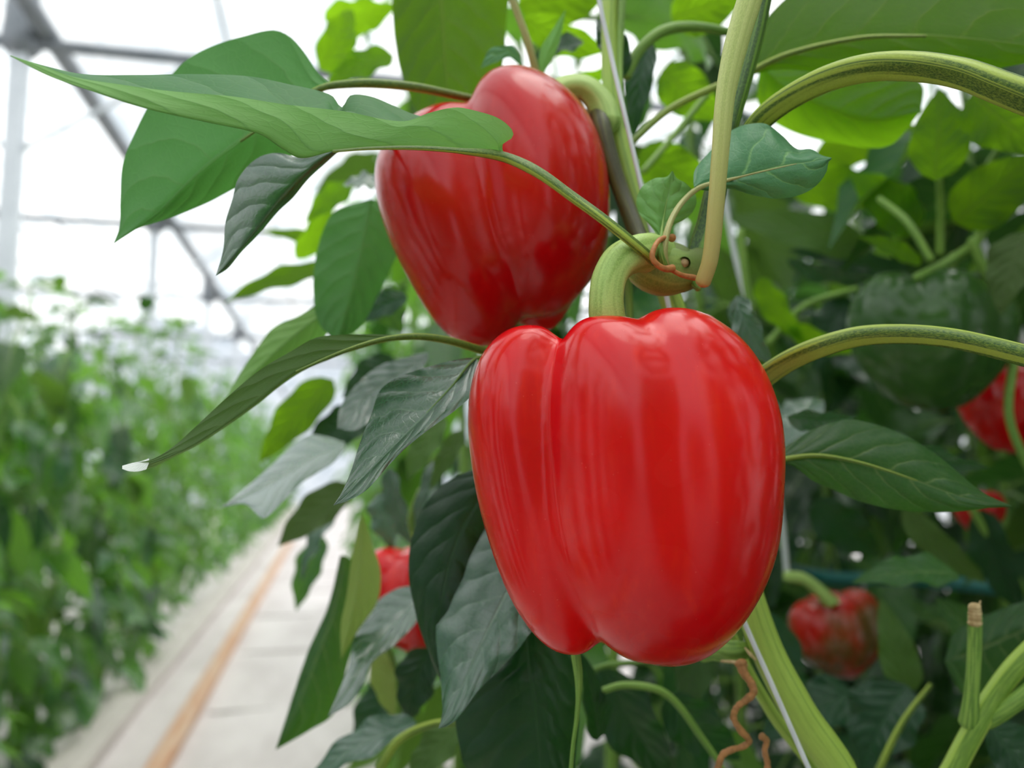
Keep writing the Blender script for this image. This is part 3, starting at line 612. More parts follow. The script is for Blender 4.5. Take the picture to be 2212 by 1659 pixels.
tube('dry_petal', [(1560, 1428, .290), (1585, 1430, .288), (1612, 1436, .288)], [6, 9, 7], 'beige', cal_, seg=8, flat=.4, wob=.2)
tube('dry_petal', [(1610, 1400, .289), (1620, 1412, .288), (1632, 1424, .288)], [4, 10, 5], 'beige', cal_, seg=8, flat=.3, wob=.3)
tube('dried_flower_stalk', [(1600, 1432, .287), (1608, 1455, .286), (1622, 1474, .285), (1628, 1495, .284), (1612, 1512, .284), (1592, 1528, .284), (1585, 1550, .284), (1598, 1575, .284), (1618, 1600, .285),
      (1606, 1612, .285), (1580, 1620, .285), (1560, 1632, .285), (1550, 1665, .285)], [13, 9, 8, 8, 7, 7, 7, 8, 7, 6, 7, 7, 8], 'brown', A, seg=10, n=110, wob=.3, label='curly dry brown strand')
tube('dried_flower_stalk', [(1645, 1590, .287), (1656, 1600, .287), (1652, 1622, .287), (1658, 1650, .287), (1655, 1690, .287)], [8, 6, 6, 7, 7], 'brown', A, seg=10, n=40, wob=.3)

# ------------------------------------------------------------------ strings
s1 = tube('support_string', [P(1230, -900, .36), P(1292, -20, .30), P(1318, 110, .298), P(1350, 250, .292), P(1388, 415, .288), P(1440, 640, .283), P(1510, 1000, .280), P(1560, 1215, .278), P(1600, 1325, .277), P(1668, 1480, .275), P(1760, 1690, .272)],
          [.00085]*3, 'string', None, px=False, seg=10, n=120)
tag(s1, 'white support string running past the two red peppers and down the thick stem', 'string')

# ------------------------------------------------------------------ second plant, lower right
g2 = P(2030, 1700, .30)
B_ = empty('pepper_plant', Vector((g2.x-.01, g2.y+.02, 0)), 'pepper plant whose forked stem carries a cut dry-ended stub at the lower right', 'pepper plant')
tube('main_stem', [Vector((g2.x-.01, g2.y+.02, 0)), Vector((g2.x-.012, g2.y+.02, .5)), (2010, 1760, .30), (2060, 1660, .30), (2105, 1575, .30), (2150, 1500, .30), (2200, 1435, .298), (2290, 1350, .295)],
     [40, 38, 34, 33, 32, 28, 24, 24], 'stem_main', B_, seg=22, ridges=4, amp=.025, n=340)
st = tube('cut_stub', [(2092, 1560, .300), (2096, 1525, .298), (2102, 1450, .296), (2105, 1380, .295), (2106, 1330, .294)], [20, 15, 14, 14, 14], 'stem_green', B_, seg=18, ridges=5, amp=.06, n=30, label='green stub with a dry torn end')
tube('dry_end', [(2106, 1345, .2935), (2106, 1322, .2935), (2105, 1310, .2935)], [14.5, 14, 12], 'beige', st, seg=14, wob=.3, ridges=4, amp=.12)
tube('dry_end', [(2113, 1325, .2935), (2115, 1308, .2935), (2118, 1298, .2935)], [5, 3, 1.5], 'beige', st, seg=8)
tube('branch', [(2130, 1560, .300), (2170, 1535, .296), (2230, 1490, .292), (2300, 1440, .29)], [16, 17, 18, 18], 'stem_green', B_, seg=16, ridges=4, amp=.06)
leaf([(2040, 1430), (2120, 1400), (2190, 1370), (2300, 1330)], [(2040, 1430), (2060, 1370), (2130, 1330), (2220, 1300), (2300, 1330)], [(2040, 1430), (2080, 1500), (2150, 1520), (2250, 1440), (2300, 1330)], [.40, .39, .38], dl=.01, dr=.0, mat='leaf', parent=B_, ruffle=.001)
leaf([(2130, 1560), (2170, 1610), (2210, 1650), (2290, 1720)], [(2130, 1560), (2190, 1560), (2250, 1600), (2290, 1720)], [(2130, 1560), (2130, 1610), (2170, 1680), (2290, 1720)], [.34, .33, .32], dl=.01, dr=.0, mat='leaf_dark', parent=B_, ruffle=.001)

# ------------------------------------------------------------------ blurred peppers further back
gl = [dict(z=(150, -150), nt=2.8, nb=2.4, st=S((150, -85, 0, 85, 90), (0, -80, 0, 92, 110), (-150, -40, 0, 60, 70))),
      dict(z=(152, -160), nt=2.8, nb=2.4, st=S((150, 10, -40, 85, 90), (0, 0, -50, 95, 100), (-160, 0, -20, 70, 60))),
      dict(z=(148, -150), nt=2.8, nb=2.4, st=S((150, 90, 0, 80, 90), (0, 85, 0, 90, 110), (-150, 45, 0, 60, 70))),
      dict(z=(140, -150), nt=2.8, nb=2.4, st=S((150, 0, 70, 110, 80), (0, 0, 75, 115, 90), (-150, 0, 50, 60, 60)))]
lo = (110, 70)
bell_pepper('dark green unripe bell pepper hanging in shade, out of focus, right of the front pepper', None, (2010, 735), .52, gl, 8, 'green', stalk=[(2035, 610, .52), (2045, 580, .525), (2065, 555, .53)], stalk_r=(14, 13, 13), cal=((2030, 608, .52), 44), scale=.98, res=lo)
bell_pepper('turning red and brown bell pepper, small and blurred, low behind the thick stem', None, (1812, 1370), .62, gl, 6, 'halfripe', stalk=[(1795, 1300, .60), (1770, 1275, .60), (1735, 1250, .60), (1700, 1245, .60)], stalk_r=(15, 13, 12, 12), cal=((1797, 1298, .61), 26), scale=.58, rot=.25, res=lo)
bell_pepper('dark red bell pepper cut by the picture edge, below the green one', None, (2185, 880), .60, gl, 6, 'red2', scale=.62, res=lo)
bell_pepper('red bell pepper mostly hidden by pale shining leaf and dark leaf, low behind', None, (900, 1292), .47, gl, 6, 'red', scale=.72, res=lo)
bell_pepper('sliver of dark red bell pepper under the pointed green leaf', None, (2115, 1105), .66, gl, 6, 'red2', scale=.30, res=lo)

# ------------------------------------------------------------------ leaf prototypes for the plants behind (world metres, petiole from the origin)
protos = []
rp = random.Random(5)
def proto_leaf(mat, Ln, w, sag, fold, rip, ph):
    pl = Ln*.42
    pv, pf, pu = tube_data([Vector((0, 0, 0)), Vector((pl*.5, 0, pl*.16)), Vector((pl, 0, pl*.12)), Vector((pl+Ln*.3, 0, pl*.1+sag*Ln*.5))], [.0024, .0019, .0017, .0008], n=8, seg=6, caps=False)
    b = Vector((pl, 0, pl*.12)); tip = Vector((pl+Ln*.93, 0, -Ln*.30))
    bv, bf, bu = blade_world(b, tip, Vector((0, -1, 0)), w, sag, Vector((.3, 0, .95)).normalized(), nu=3, nt=11, fold=fold, rip=rip, ph=ph)
    a, b_, c_ = (Vector(bv[bf[20][k]]) for k in range(3))
    if (b_-a).cross(c_-a).z < 0: bf = [f[::-1] for f in bf]
    n = len(bv)
    me = bpy.data.meshes.new('leaf')
    vv = [tuple(x) for x in bv] + [tuple(x) for x in pv]
    ff = bf + [tuple(i+n for i in f) for f in pf]
    me.from_pydata(vv, [], ff)
    ul = me.uv_layers.new(name='UVMap'); au = np.array(bu+pu, np.float32)
    vi = np.empty(len(me.loops), np.int32); me.loops.foreach_get('vertex_index', vi); ul.data.foreach_set('uv', au[vi].reshape(-1))
    me.materials.append(M[mat]); me.materials.append(M['stem_green'])
    me.polygons.foreach_set('use_smooth', [True]*len(ff)); me.polygons.foreach_set('material_index', [0]*len(bf)+[1]*len(pf))
    me.update(); return me
for i in range(13):
    mat = ['far_leaf', 'far_leaf', 'far_leaf_dark', 'far_leaf', 'far_leaf_gloss', 'far_leaf', 'far_leaf_olive', 'far_leaf', 'far_leaf', 'far_leaf', 'far_leaf_dark', 'far_leaf_dark', 'far_leaf_dark'][i]
    Ln = rp.uniform(.10, .165)
    protos.append(proto_leaf(mat, Ln, Ln*rp.uniform(.26, .34), rp.uniform(.04, .16), rp.uniform(.05, .45), rp.uniform(.05, .3), i))
def stem_pts(x, y, h, rnd, ox=0, oy=0):
    n = 9; return [Vector((x+ox*i/n+rnd.uniform(-.012, .012), y+oy*i/n+rnd.uniform(-.012, .012), h*i/n)) for i in range(n+1)]
def blocked(c, Ln=.16):
    """keep the space between the lens and the hand-built leaves clear, and the aisle and the sky above the left row as the photo shows them"""
    px, py, d = proj(c)
    if d < .06 and (c-CAM).length < .45: return True
    if 0 < d < .50 and -300 < px < 2500 and -350 < py < 2000: return True
    if d > 0:                                             # chinks of bright roof between the plants
        for gx_, gy_, rx_, ry_ in ((1790, 330, 110, 60), (2030, 205, 70, 50), (1425, 225, 50, 65), (1640, 545, 40, 35), (820, 170, 50, 60)):
            if ((px-gx_)/(rx_+60/d*.4))**2 + ((py-gy_)/(ry_+60/d*.4))**2 < 1: return True
    return False
def plant(x, y, h, nl, seed, label, group=None, zmin=.15, spread=.03, lean=(0, 0), mass=False, zpow=1.0, scale=(.8, 1.15), reject=None, dark=False):
    rnd = random.Random(seed)
    root = empty('pepper_plant', Vector((x, y, 0)), label, 'pepper plant', group)
    stems = []
    for k in (-1, 1):
        sp = stem_pts(x, y, h*rnd.uniform(.93, 1), rnd, k*spread*2+lean[0], k*spread+lean[1]); stems.append(sp)
        if not any(blocked(p) and proj(p)[2] < .36 for p in sp): tube('stem', sp, [.007, .006, .005, .004], 'stem_green', root, px=False, seg=8, n=26)
    allv, allf, allu = [], [], []
    for i in range(nl):
        sp = stems[i % 2]; t = (zmin/h) + (1-zmin/h)*rnd.random()**zpow
        q = t*(len(sp)-1); j = min(int(q), len(sp)-2); c = sp[j].lerp(sp[j+1], q-j)
        az = rnd.uniform(0, 2*PI); pitch = math.radians(rnd.uniform(-15, 62)) if t < .93 else math.radians(rnd.uniform(-50, 25))
        sc_ = rnd.uniform(*scale)*(1.0 if t < .9 else .7)
        R = Matrix.Rotation(az, 4, 'Z') @ Matrix.Rotation(pitch, 4, 'Y') @ Matrix.Rotation(math.radians(rnd.uniform(-40, 40)), 4, 'X')
        ctr = c + (R @ Vector((.12*sc_, 0, 0))); tip = c + (R @ Vector((.20*sc_, 0, -.02)))
        if blocked(ctr) or blocked(tip) or blocked(c) or (reject and (reject(ctr) or reject(tip))): continue
        me = protos[rnd.choice([2, 4, 6, 10, 11, 12]) if dark else rnd.randrange(10)]  # dark set puts the deep shade of the right-hand plants into leaf colour
        if mass:
            v = np.empty(len(me.vertices)*3); me.vertices.foreach_get('co', v); v = v.reshape(-1, 3)*sc_
            Rm = np.array(R.to_3x3()); v = v @ Rm.T + np.array(c); b = len(allv)
            allv.extend(v.tolist()); allf.extend([tuple(b+k for k in p.vertices) for p in me.polygons])
            uu = np.empty(len(me.loops)*2, np.float32); me.uv_layers[0].data.foreach_get('uv', uu); allu.append(uu.reshape(-1, 2))
        else:
            o = bpy.data.objects.new('leaf', me); C.objects.link(o); o.parent = root
            o.matrix_local = Matrix.Translation(c-Vector((x, y, 0))) @ R @ Matrix.Scale(sc_, 4)
    if mass and allv:
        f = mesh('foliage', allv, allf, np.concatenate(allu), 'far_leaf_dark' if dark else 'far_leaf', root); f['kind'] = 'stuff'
    return root
# ------------------------------------------------------------------ left row, far side of the aisle
ords = ['nearest', 'second-nearest', 'third-nearest', 'fourth-nearest', 'fifth-nearest', 'sixth-nearest', 'seventh-nearest', 'eighth-nearest', 'ninth-nearest', 'tenth-nearest']
rr = random.Random(77)
ys = [1.75, 2.15, 2.55, 2.95, 3.35, 3.8, 4.25, 4.75]
for i, y in enumerate(ys):
    h = 1.05 + [.50, .52, .60, .66, .72, .78, .85, .9][i] + rr.uniform(-.04, .04)
    plant(-1.10+rr.uniform(-.06, .06), y, h, 120, 100+i, 'leafy pepper plant in the blurred row across the aisle, %s of the row' % ords[i], 'pepper plants in the row across the aisle', zmin=.10, spread=.10, zpow=.95, scale=(1.15, 1.75),
          reject=lambda c: c.x > -.78)
y = 5.25
for i in range(22):
    plant(-1.14+rr.uniform(-.06, .06), y, 1.05+.95+rr.uniform(-.06, .05), 150, 200+i, 'small blurred pepper plant at the far end of the row across the aisle', 'far pepper plants across the aisle', zmin=.12, spread=.10, mass=True, scale=(.9, 1.3), reject=lambda c: c.x > -.80)
    y += .52 + .03*i
# second row further left, seen through gaps
for i in range(7):
    plant(-2.0+rr.uniform(-.08, .08), 2.5+i*.75, 1.05+.60+.06*i+rr.uniform(-.06, .05), 110, 300+i, 'pepper plant in the row beyond the one across the aisle', 'pepper plants of the second row beyond', zmin=.2, spread=.08, mass=True)
# ------------------------------------------------------------------ own row, running on behind the two peppers
own = [(.20, .66, 2.05, 90), (.19, 1.05, 2.1, 90), (.21, 1.45, 2.15, 80), (.22, 1.9, 2.15, 80)]
for i, (x, y, h, nl) in enumerate(own):
    plant(x, y, h, nl, 400+i, 'pepper plant behind the peppers in the same row, %s of those behind' % ords[i], 'pepper plants behind in the same row', zmin=.25, spread=.035, reject=lambda c: c.x < -.03)
for i in range(8):
    plant(.24+rr.uniform(-.03, .03), 2.4+i*.55, 2.1, 90, 450+i, 'far pepper plant further along the same row', 'far pepper plants of the same row', zmin=.2, spread=.05, mass=True, reject=lambda c: c.x < -.03)
side = [(.62, .50, 2.0), (.56, .95, 2.05), (.90, .45, 2.0), (.95, .95, 2.1), (.55, 1.4, 2.1)]
for i, (x, y, h) in enumerate(side):
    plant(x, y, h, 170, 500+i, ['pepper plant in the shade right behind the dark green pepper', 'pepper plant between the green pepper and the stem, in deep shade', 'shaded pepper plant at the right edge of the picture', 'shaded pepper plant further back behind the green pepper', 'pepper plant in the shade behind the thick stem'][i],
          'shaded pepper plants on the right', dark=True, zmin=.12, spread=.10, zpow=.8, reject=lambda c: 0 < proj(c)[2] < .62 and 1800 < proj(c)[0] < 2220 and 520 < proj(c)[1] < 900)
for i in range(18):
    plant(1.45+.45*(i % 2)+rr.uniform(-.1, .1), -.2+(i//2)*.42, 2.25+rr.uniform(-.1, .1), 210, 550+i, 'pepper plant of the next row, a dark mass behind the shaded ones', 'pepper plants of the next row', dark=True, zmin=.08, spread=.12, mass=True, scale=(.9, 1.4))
# the rows run on past the camera: they are what the peppers mirror
def copies(src, spots):
    for k, (x, y) in enumerate(spots):
        c = src.copy(); C.objects.link(c); c.location = (x, y, 0)
        for ch in src.children:
            d = ch.copy(); C.objects.link(d); d.parent = c
near = [plant(-1.15, 1.3-i*.48, 1.9, 210, 700+i, 'pepper plant across the aisle, beside the camera', 'pepper plants beside the camera', zmin=.1, spread=.10, mass=True, scale=(.9, 1.3), reject=lambda c: c.x > -.62) for i in range(3)]
for i in range(3): copies(near[i], [(-1.15, 1.3-(i+3*k)*.48) for k in range(1, 6)])
for i, (x, y) in enumerate(((.36, .02), (.30, .34), (.50, .22))):  # unseen low foliage, added to block light bouncing up from the floor
    plant(x, y, .82, 110, 760+i, 'short leafy side shoots of the peppers\' own row, below the picture', 'added low shoots blocking floor light', zmin=.1, spread=.06, mass=True, dark=True, reject=lambda c: c.z > .93 or c.x < .05)
near = [plant(.50, .0-i*.42, 2.15, 220, 730+i, 'pepper plant in the peppers\' own row, beside the camera', 'own-row pepper plants beside the camera', zmin=.1, spread=.10, mass=True, scale=(.9, 1.3), reject=lambda c: c.x < .16) for i in range(3)]
for i in range(3): copies(near[i], [(.48-.03*min(k, 3), .0-(i+3*k)*.42) for k in range(1, 6)])
# ------------------------------------------------------------------ single leaves in the middle distance (parts of the nearest plants)
byname = [o for o in bpy.context.scene.objects if o.get('label', '').startswith('pepper plant behind the peppers in the same row, nearest')][0]
mid_leaves = [
 # base, tip, half width px, roll, mat, under
 ((700, 40, .55), (860, 10, .55), 60, 30, 'leaf_backlit', True), ((690, 150, .5), (760, 20, .52), 55, 20, 'leaf_backlit', True), ((850, 120, .5), (700, 190, .5), 50, 40, 'leaf_backlit', True),
 ((1130, 40, .42), (1320, 110, .42), 60, 30, 'leaf_backlit', True), ((1120, 10, .46), (1330, -30, .46), 80, 10, 'leaf_backlit', True), ((1190, 200, .45), (1330, 140, .45), 35, 30, 'leaf_backlit', True),
 ((1260, 90, .40), (1150, 130, .40), 40, 50, 'leaf_dark', False), ((1400, 90, .38), (1370, 300, .38), 45, 20, 'leaf_dark', False),
 ((1450, 40, .48), (1620, -20, .46), 70, 10, 'leaf_backlit', True), ((1430, 150, .5), (1560, 260, .5), 70, 10, 'leaf_backlit', True), ((1380, 330, .48), (1560, 420, .48), 75, 10, 'leaf_backlit', True),
 ((2020, 390, .45), (2030, 190, .45), 80, 10, 'leaf_backlit', True), ((1760, 330, .6), (1980, 270, .6), 60, 20, 'leaf_backlit', True), ((1700, 380, .6), (1960, 420, .58), 70, 20, 'leaf_backlit', True),
 ((1980, 500, .55), (1830, 370, .55), 70, 20, 'leaf_backlit', True), ((1880, 540, .6), (1560, 470, .6), 60, 20, 'leaf_olive', True), ((2060, 480, .5), (2240, 330, .48), 90, 10, 'leaf_backlit', True),
 ((2100, 200, .42), (2260, 330, .40), 90, 15, 'leaf_backlit', True), ((1990, 570, .5), (1850, 510, .5), 28, 30, 'leaf_backlit', True), ((2215, 500, .46), (2160, 680, .46), 70, 20, 'leaf_olive', True),
 ((1700, 560, .6), (1930, 600, .6), 40, 50, 'leaf_blue', False), ((1640, 600, .55), (1740, 740, .55), 45, 30, 'leaf_backlit', True), ((1590, 640, .36), (1670, 790, .35), 50, 35, 'leaf_blue', False),
 ((1700, 700, .55), (1860, 760, .56), 38, 35, 'leaf_backlit', True), ((1760, 860, .5), (1690, 980, .48), 60, 30, 'leaf_blue', False), ((1700, 900, .34), (1850, 900, .34), 40, 40, 'leaf_blue', False),
 ((1880, 930, .40), (2140, 1010, .40), 55, 45, 'leaf_blue', False), ((1950, 1100, .5), (2130, 1260, .5), 45, 20, 'leaf_olive', True), ((2070, 1240, .42), (1840, 1260, .42), 60, 40, 'leaf', False),
 ((1850, 1500, .5), (1640, 1600, .5), 90, 30, 'leaf_dark', False), ((1960, 1480, .45), (1860, 1660, .45), 110, 25, 'leaf_dark', False), ((1960, 1500, .5), (1900, 1290, .5), 55, 10, 'leaf_olive', True),
 ((1660, 1320, .5), (1730, 1560, .5), 75, 20, 'leaf_dark', False), ((2150, 1430, .5), (2020, 1290, .5), 70, 20, 'leaf', False), ((2120, 1100, .6), (2210, 1330, .6), 60, 25, 'leaf_dark', False),
 ((1440, 1500, .42), (1600, 1640, .42), 80, 25, 'leaf_dark', False), ((1300, 1440, .42), (1450, 1690, .42), 90, 20, 'leaf_dark', False), ((1290, 1600, .36), (1250, 1400, .36), 40, 30, 'leaf_dark', False),
 ((1550, 1300, .5), (1480, 1560, .5), 70, 20, 'leaf_dark', True), ((960, 980, .42), (900, 1180, .42), 35, 45, 'leaf_blue', False), ((960, 900, .45), (880, 1040, .45), 50, 30, 'leaf_olive', True),
 ((840, 1010, .45), (900, 1190, .45), 40, 40, 'leaf_blue', False), ((1000, 930, .40), (930, 1060, .40), 30, 20, 'leaf_olive', True), ((830, 620, .46), (870, 720, .46), 60, 30, 'leaf', False),
 ((860, 780, .48), (740, 860, .48), 55, 20, 'leaf_dark', False), ((800, 900, .5), (660, 960, .5), 60, 20, 'leaf_dark', False), ((720, 820, .5), (560, 1000, .5), 60, 20, 'leaf_backlit', True),
 ((760, 1050, .5), (600, 1180, .5), 55, 20, 'leaf_olive', True), ((730, 1100, .55), (650, 1260, .55), 35, 55, 'leaf_blue', False), ((700, 1160, .6), (640, 1320, .6), 45, 30, 'leaf', False),
 ((830, 1060, .48), (850, 1190, .48), 55, 40, 'leaf_blue', False), ((820, 1400, .45), (850, 1550, .45), 38, 20, 'leaf_yellow', True), ((930, 1400, .4), (880, 1560, .4), 70, 30, 'leaf_dark', False),
 ((900, 1560, .38), (660, 1690, .38), 60, 40, 'leaf_blue', False), ((880, 1450, .5), (760, 1640, .5), 70, 30, 'leaf_dark', False), ((1000, 1560, .4), (880, 1700, .4), 60, 30, 'leaf_olive', True),
 ((760, 400, .5), (660, 480, .5), 40, 30, 'leaf_backlit', True), ((740, 540, .6), (560, 500, .6), 25, 30, 'leaf_backlit', True), ((720, 580, .52), (484, 655, .52), 38, 40, 'leaf_backlit', True),
 ((820, 400, .42), (740, 400, .42), 45, 60, 'leaf_blue', False), ((640, 560, .55), (720, 420, .55), 40, 30, 'leaf_backlit', True), ((880, 640, .42), (760, 700, .42), 40, 30, 'leaf_dark', False),
 ((1980, 620, .62), (1700, 540, .62), 50, 30, 'leaf_dark', False), ((1830, 640, .7), (1760, 800, .7), 60, 20, 'leaf_dark', False), ((1760, 1080, .6), (1900, 1200, .6), 70, 20, 'leaf_dark', False),
]
for i, (b, t_, w_, ro, mt, un) in enumerate(mid_leaves):
    aleaf(b, t_, w_, ro, .08, mt, byname if b[0] < 1500 else plantA, seed=i, under=un, fold=.2, rip=.2)
# slender stalks in the blur
for pts, r, mt in [
 ([(2030, 545, .5), (2032, 470, .49), (2028, 380, .47)], [9, 8, 7], 'stem_green'), ([(1900, 430, .53), (1960, 480, .51), (2010, 560, .5)], [7, 8, 9], 'stem_green'),
 ([(2240, 330, .5), (2160, 420, .5), (2110, 520, .5), (2060, 560, .51), (1980, 600, .5)], [10, 11, 12, 12, 10], 'stem_green'), ([(2100, 520, .5), (2150, 640, .5), (2190, 740, .5), (2180, 900, .5), (2240, 1050, .5)], [11, 11, 10, 9, 9], 'stem_green'),
 ([(1660, 740, .56), (1740, 660, .56), (1850, 625, .55)], [8, 8, 7], 'stem_green'), ([(1600, 500, .52), (1610, 600, .52), (1622, 670, .52)], [8, 8, 8], 'stem_green'),
 ([(1390, 370, .42), (1450, 300, .43), (1530, 200, .44)], [7, 7, 7], 'stem_green'), ([(1280, 1500, .36), (1350, 1480, .36), (1440, 1500, .36), (1520, 1600, .36), (1580, 1690, .36)], [7, 8, 8, 7, 6], 'stem_green'),
 ([(1240, 1480, .40), (1300, 1440, .40), (1420, 1430, .40)], [6, 7, 6], 'stem_dark'), ([(820, 1659, .36), (860, 1600, .36), (930, 1565, .36), (1000, 1560, .36)], [12, 9, 8, 8], 'petiole'),
 ([(850, 1600, .46), (855, 1480, .46), (835, 1400, .46)], [14, 14, 10], 'stem_green'), ([(905, 1180, .44), (890, 1120, .44), (910, 1060, .44)], [9, 9, 8], 'petiole'),
 ([(2090, 1080, .6), (2160, 1200, .6), (2230, 1300, .6)], [9, 9, 8], 'stem_green'), ([(1880, 1700, .42), (1950, 1560, .42), (2010, 1480, .42)], [7, 7, 5], 'petiole')]:
    tube('stalk', pts, r, mt, plantA if pts[0][0] > 1500 else byname, seg=10, n=30)
tag(tube('support_string', [P(2040, 200, .62), (2075, 385, .60), (2130, 540, .60), (2205, 720, .60), (2260, 860, .60)], [7]*3, 'string', None, seg=8, n=30), 'pale blurred string slanting past the dark green pepper', 'string')
tag(tube('support_string', [(1560, 400, .56), (1590, 560, .56), (1625, 690, .56)], [6]*3, 'string', None, seg=8, n=20), 'pale blurred string behind the pale leaf stalk', 'string')
tag(tube('support_string', [(1680, 1060, .62), (1692, 1150, .62), (1700, 1240, .62)], [6]*3, 'string', None, seg=8, n=20), 'pale blurred string holding the turning red and brown pepper', 'string')
tag(tube('irrigation_hose', [P(1640, 1215, 1.1), P(1800, 1250, 1.0), P(1950, 1250, .95), P(2400, 1300, .8)], [14, 14], 'teal', None, seg=12, n=30), 'teal plastic hose in the shade behind the turning pepper', 'hose')
# ------------------------------------------------------------------ greenhouse
def box(name, lo, hi, mat, parent=None):
    (x0, y0, z0), (x1, y1, z1) = lo, hi
    v = [(x0, y0, z0), (x1, y0, z0), (x1, y1, z0), (x0, y1, z0), (x0, y0, z1), (x1, y0, z1), (x1, y1, z1), (x0, y1, z1)]
    f = [(3, 2, 1, 0), (4, 5, 6, 7), (0, 1, 5, 4), (1, 2, 6, 5), (2, 3, 7, 6), (3, 0, 4, 7)]
    o = mesh(name, v, f, None, mat, parent, smooth=False, origin=None if parent is not None else ((x0+x1)/2, (y0+y1)/2, z0))
    if min(x1-x0, y1-y0, z1-z0) > .008:
        b = o.modifiers.new('b', 'BEVEL'); b.width = min(.006, min(x1-x0, y1-y0, z1-z0)*.2); b.segments = 2
    return o
YB, YF = -14.0, 24.0
XL, X0, X1 = -8.0, -1.5, 5.0
ZG = 3.35
v, f = [], []
nx, ny = 60, 50
for i in range(ny+1):
    for j in range(nx+1):
        x = -10+20*j/nx; y = YB+(YF-YB)*i/ny
        v.append((x, y, .012*math.sin(x*9+y*2)*math.sin(y*3.1-x)))
for i in range(ny):
    for j in range(nx): a = i*(nx+1)+j; f.append((a, a+1, a+nx+2, a+nx+1))
tag(mesh('floor', v, f, None, 'ground'), kind='structure')
def roof(name, xa, xb):
    v, f = [], []; n, m_ = 40, 30
    for i in range(m_+1):
        y = YB+(YF-YB)*i/m_
        for j in range(n+1):
            t = j/n; v.append((xa+(xb-xa)*t, y, ZG + 1.9*math.sin(PI*t)**.8 + .015*math.sin(y*7+t*20)))
    for i in range(m_):
        for j in range(n): a = i*(n+1)+j; f.append((a, a+1, a+n+2, a+n+1))
    return tag(mesh(name, v, f, None, 'film'), kind='structure')
roof('ceiling', X0, X1); roof('ceiling', XL, X0)
def sheet(name, a, b, z1=ZG+1.9):
    a = Vector(a); b = Vector(b); n = 24; v = []; f = []
    nrm = (b-a).cross(Vector((0, 0, 1))).normalized()
    for i in range(n+1):
        for j in range(n+1):
            p = a.lerp(b, i/n); v.append(p + Vector((0, 0, z1*j/n)) + nrm*.02*math.sin(i*2.1+j*1.3))
    for i in range(n):
        for j in range(n): k = i*(n+1)+j; f.append((k, k+1, k+n+2, k+n+1))
    return tag(mesh(name, v, f, None, 'film'), kind='structure')
sheet('wall_left', (XL, YB, 0), (XL, YF, 0), ZG); sheet('wall_right', (X1, YB, 0), (X1, YF, 0), ZG)
sheet('wall_back', (XL, YF, 0), (X1, YF, 0)); sheet('wall_front', (XL, YB, 0), (X1, YB, 0))
# cross ties, posts, gutter pipe, diagonal wires
TZ = 1.05+2.02
for i, y in enumerate((4.1, 7.1, 10.1, 13.1, 16.1)):
    v_, f_, u_ = tube_data([Vector((XL, y, TZ)), Vector((X1, y, TZ))], [.030, .030], n=8, seg=12)
    tag(mesh('tie_beam', v_, f_, u_, 'pipe', origin=(X0, y, TZ)), 'grey steel tie beam crossing under the white roof, %s of the beams' % ords[i], 'beam', 'steel tie beams under the roof')
    p = empty('roof_post', Vector((X0, y, 0)), 'pale painted roof post standing in the row across the aisle, %s of the posts' % ords[i], 'post', 'roof posts')
    box('shaft', (X0-.038, y-.038, 0), (X0+.038, y+.038, ZG+.02), 'post', p)
    v_, f_, u_ = tube_data([Vector((X0, y, TZ-.02)), Vector((X0, y, TZ+.26))], [.09, .07], n=6, seg=12); mesh('bracket', v_, f_, u_, 'pipe', p)
    for sx in (-1, 1):
        v_, f_, u_ = tube_data([Vector((X0, y, TZ-.55)), Vector((X0+sx*.8, y, TZ))], [.014, .014], n=6, seg=8); mesh('brace', v_, f_, u_, 'post', p)
v_, f_, u_ = tube_data([Vector((X0+.12, YB, TZ+.05)), Vector((X0+.12, YF, TZ+.05))], [.045, .045], n=30, seg=12)
tag(mesh('gutter_pipe', v_, f_, u_, 'pipe', origin=(X0+.12, 0, TZ)), 'grey pipe running lengthwise under the roof beside the posts', 'pipe')
for i, (xx, zz) in enumerate(((-1.95, 2.55), (-2.5, 2.7), (-.55, 3.12))):
    v_, f_, u_ = tube_data([Vector((xx, YB, zz)), Vector((xx, YF, zz))], [.010, .010], n=30, seg=8)
    tag(mesh('crop_wire', v_, f_, u_, 'pipe', origin=(xx, 0, zz)), ['thin wire stretched lengthwise just beyond the posts', 'thin wire stretched lengthwise furthest beyond the posts', 'thin wire stretched lengthwise above the aisle'][i], 'wire', 'overhead crop wires')
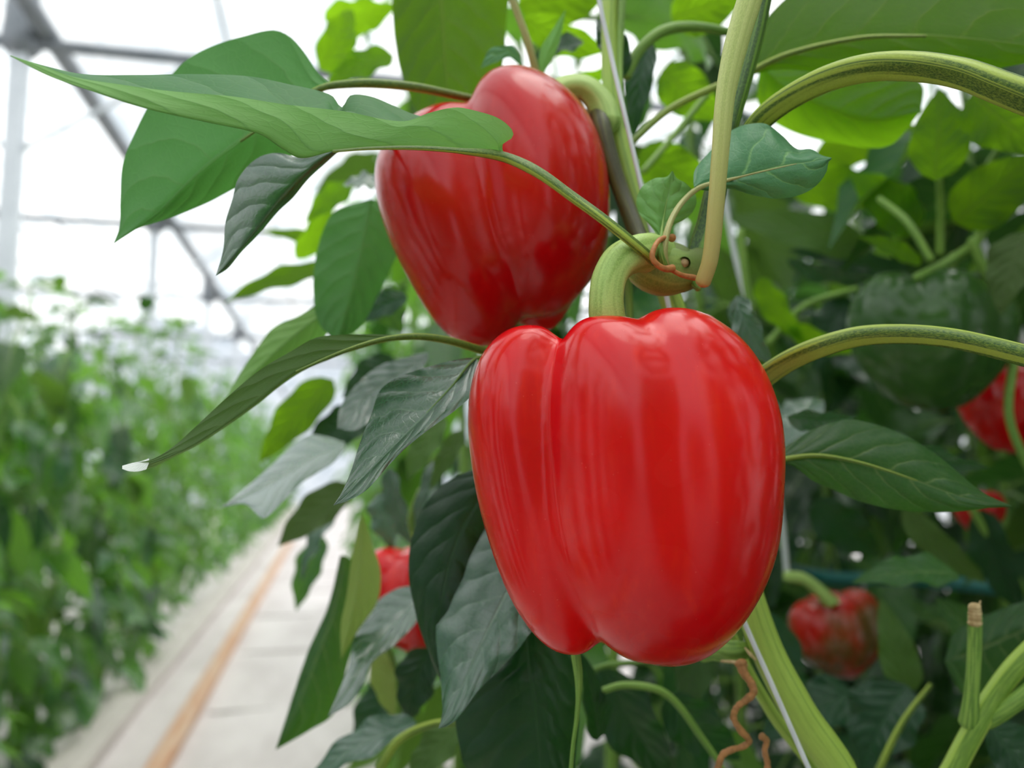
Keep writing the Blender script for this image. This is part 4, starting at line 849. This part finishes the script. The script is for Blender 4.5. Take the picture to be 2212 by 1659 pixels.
# aisle boards and rail
box('edging_board', (-.93, YB, .0), (-.79, YF, .05), 'board_grey').name = 'edging_board'
bo = bpy.data.objects['edging_board']; tag(bo, 'weathered grey board edging the white aisle beside the row of plants', 'board')
ra = box('floor_rail', (-.60, YB, .0), (-.53, YF, .045), 'board_rust'); tag(ra, 'orange-brown rail lying along the middle of the white aisle', 'rail')
for i in range(9):
    yy = 1.5 + i*1.15
    se = box('floor_joint', (-.50, yy, .0), (.1, yy+.016, .006), 'seam'); tag(se, 'dark seam strip across the white aisle floor', 'strip', 'seam strips across the aisle floor')
sb = box('growing_block', (.02, 1.0, .0), (.12, 1.28, .30), 'soilbag'); tag(sb, 'red-brown block on the white floor at the foot of the near row', 'block')
# ------------------------------------------------------------------ light
wd = bpy.data.worlds.new('sky'); bpy.context.scene.world = wd; wd.use_nodes = True; nt_ = wd.node_tree; nt_.nodes.clear()
wo = nt_.nodes.new('ShaderNodeOutputWorld'); bg = nt_.nodes.new('ShaderNodeBackground'); tc = nt_.nodes.new('ShaderNodeTexCoord')
sp = nt_.nodes.new('ShaderNodeSeparateXYZ'); cr_ = nt_.nodes.new('ShaderNodeValToRGB')
nt_.links.new(tc.outputs['Generated'], sp.inputs[0]); nt_.links.new(sp.outputs[2], cr_.inputs[0])
cr_.color_ramp.elements[0].position = 0.0; cr_.color_ramp.elements[0].color = (.75, .80, .86, 1)
cr_.color_ramp.elements[1].position = .6; cr_.color_ramp.elements[1].color = (1, 1, 1, 1)
nt_.links.new(cr_.outputs[0], bg.inputs[0]); bg.inputs[1].default_value = 0.75; nt_.links.new(bg.outputs[0], wo.inputs[0])
sl = bpy.data.lights.new('sun', 'SUN'); sl.energy = 3.2; sl.angle = math.radians(40); sl.color = (1.0, .96, .88)
so = bpy.data.objects.new('sun', sl); C.objects.link(so)
# direction the light comes from: high, from behind the camera's right shoulder
sd = Vector((.20, -.04, .97)).normalized(); so.rotation_euler = sd.to_track_quat('Z', 'Y').to_euler(); so.location = (3, -2, 8)
cy = bpy.context.scene.cycles
cy.max_bounces = 6; cy.diffuse_bounces = 3; cy.glossy_bounces = 2; cy.transmission_bounces = 4; cy.transparent_max_bounces = 4; cy.use_adaptive_sampling = True; cy.adaptive_threshold = .05; cy.sample_clamp_indirect = 6; cy.caustics_reflective = False; cy.caustics_refractive = False
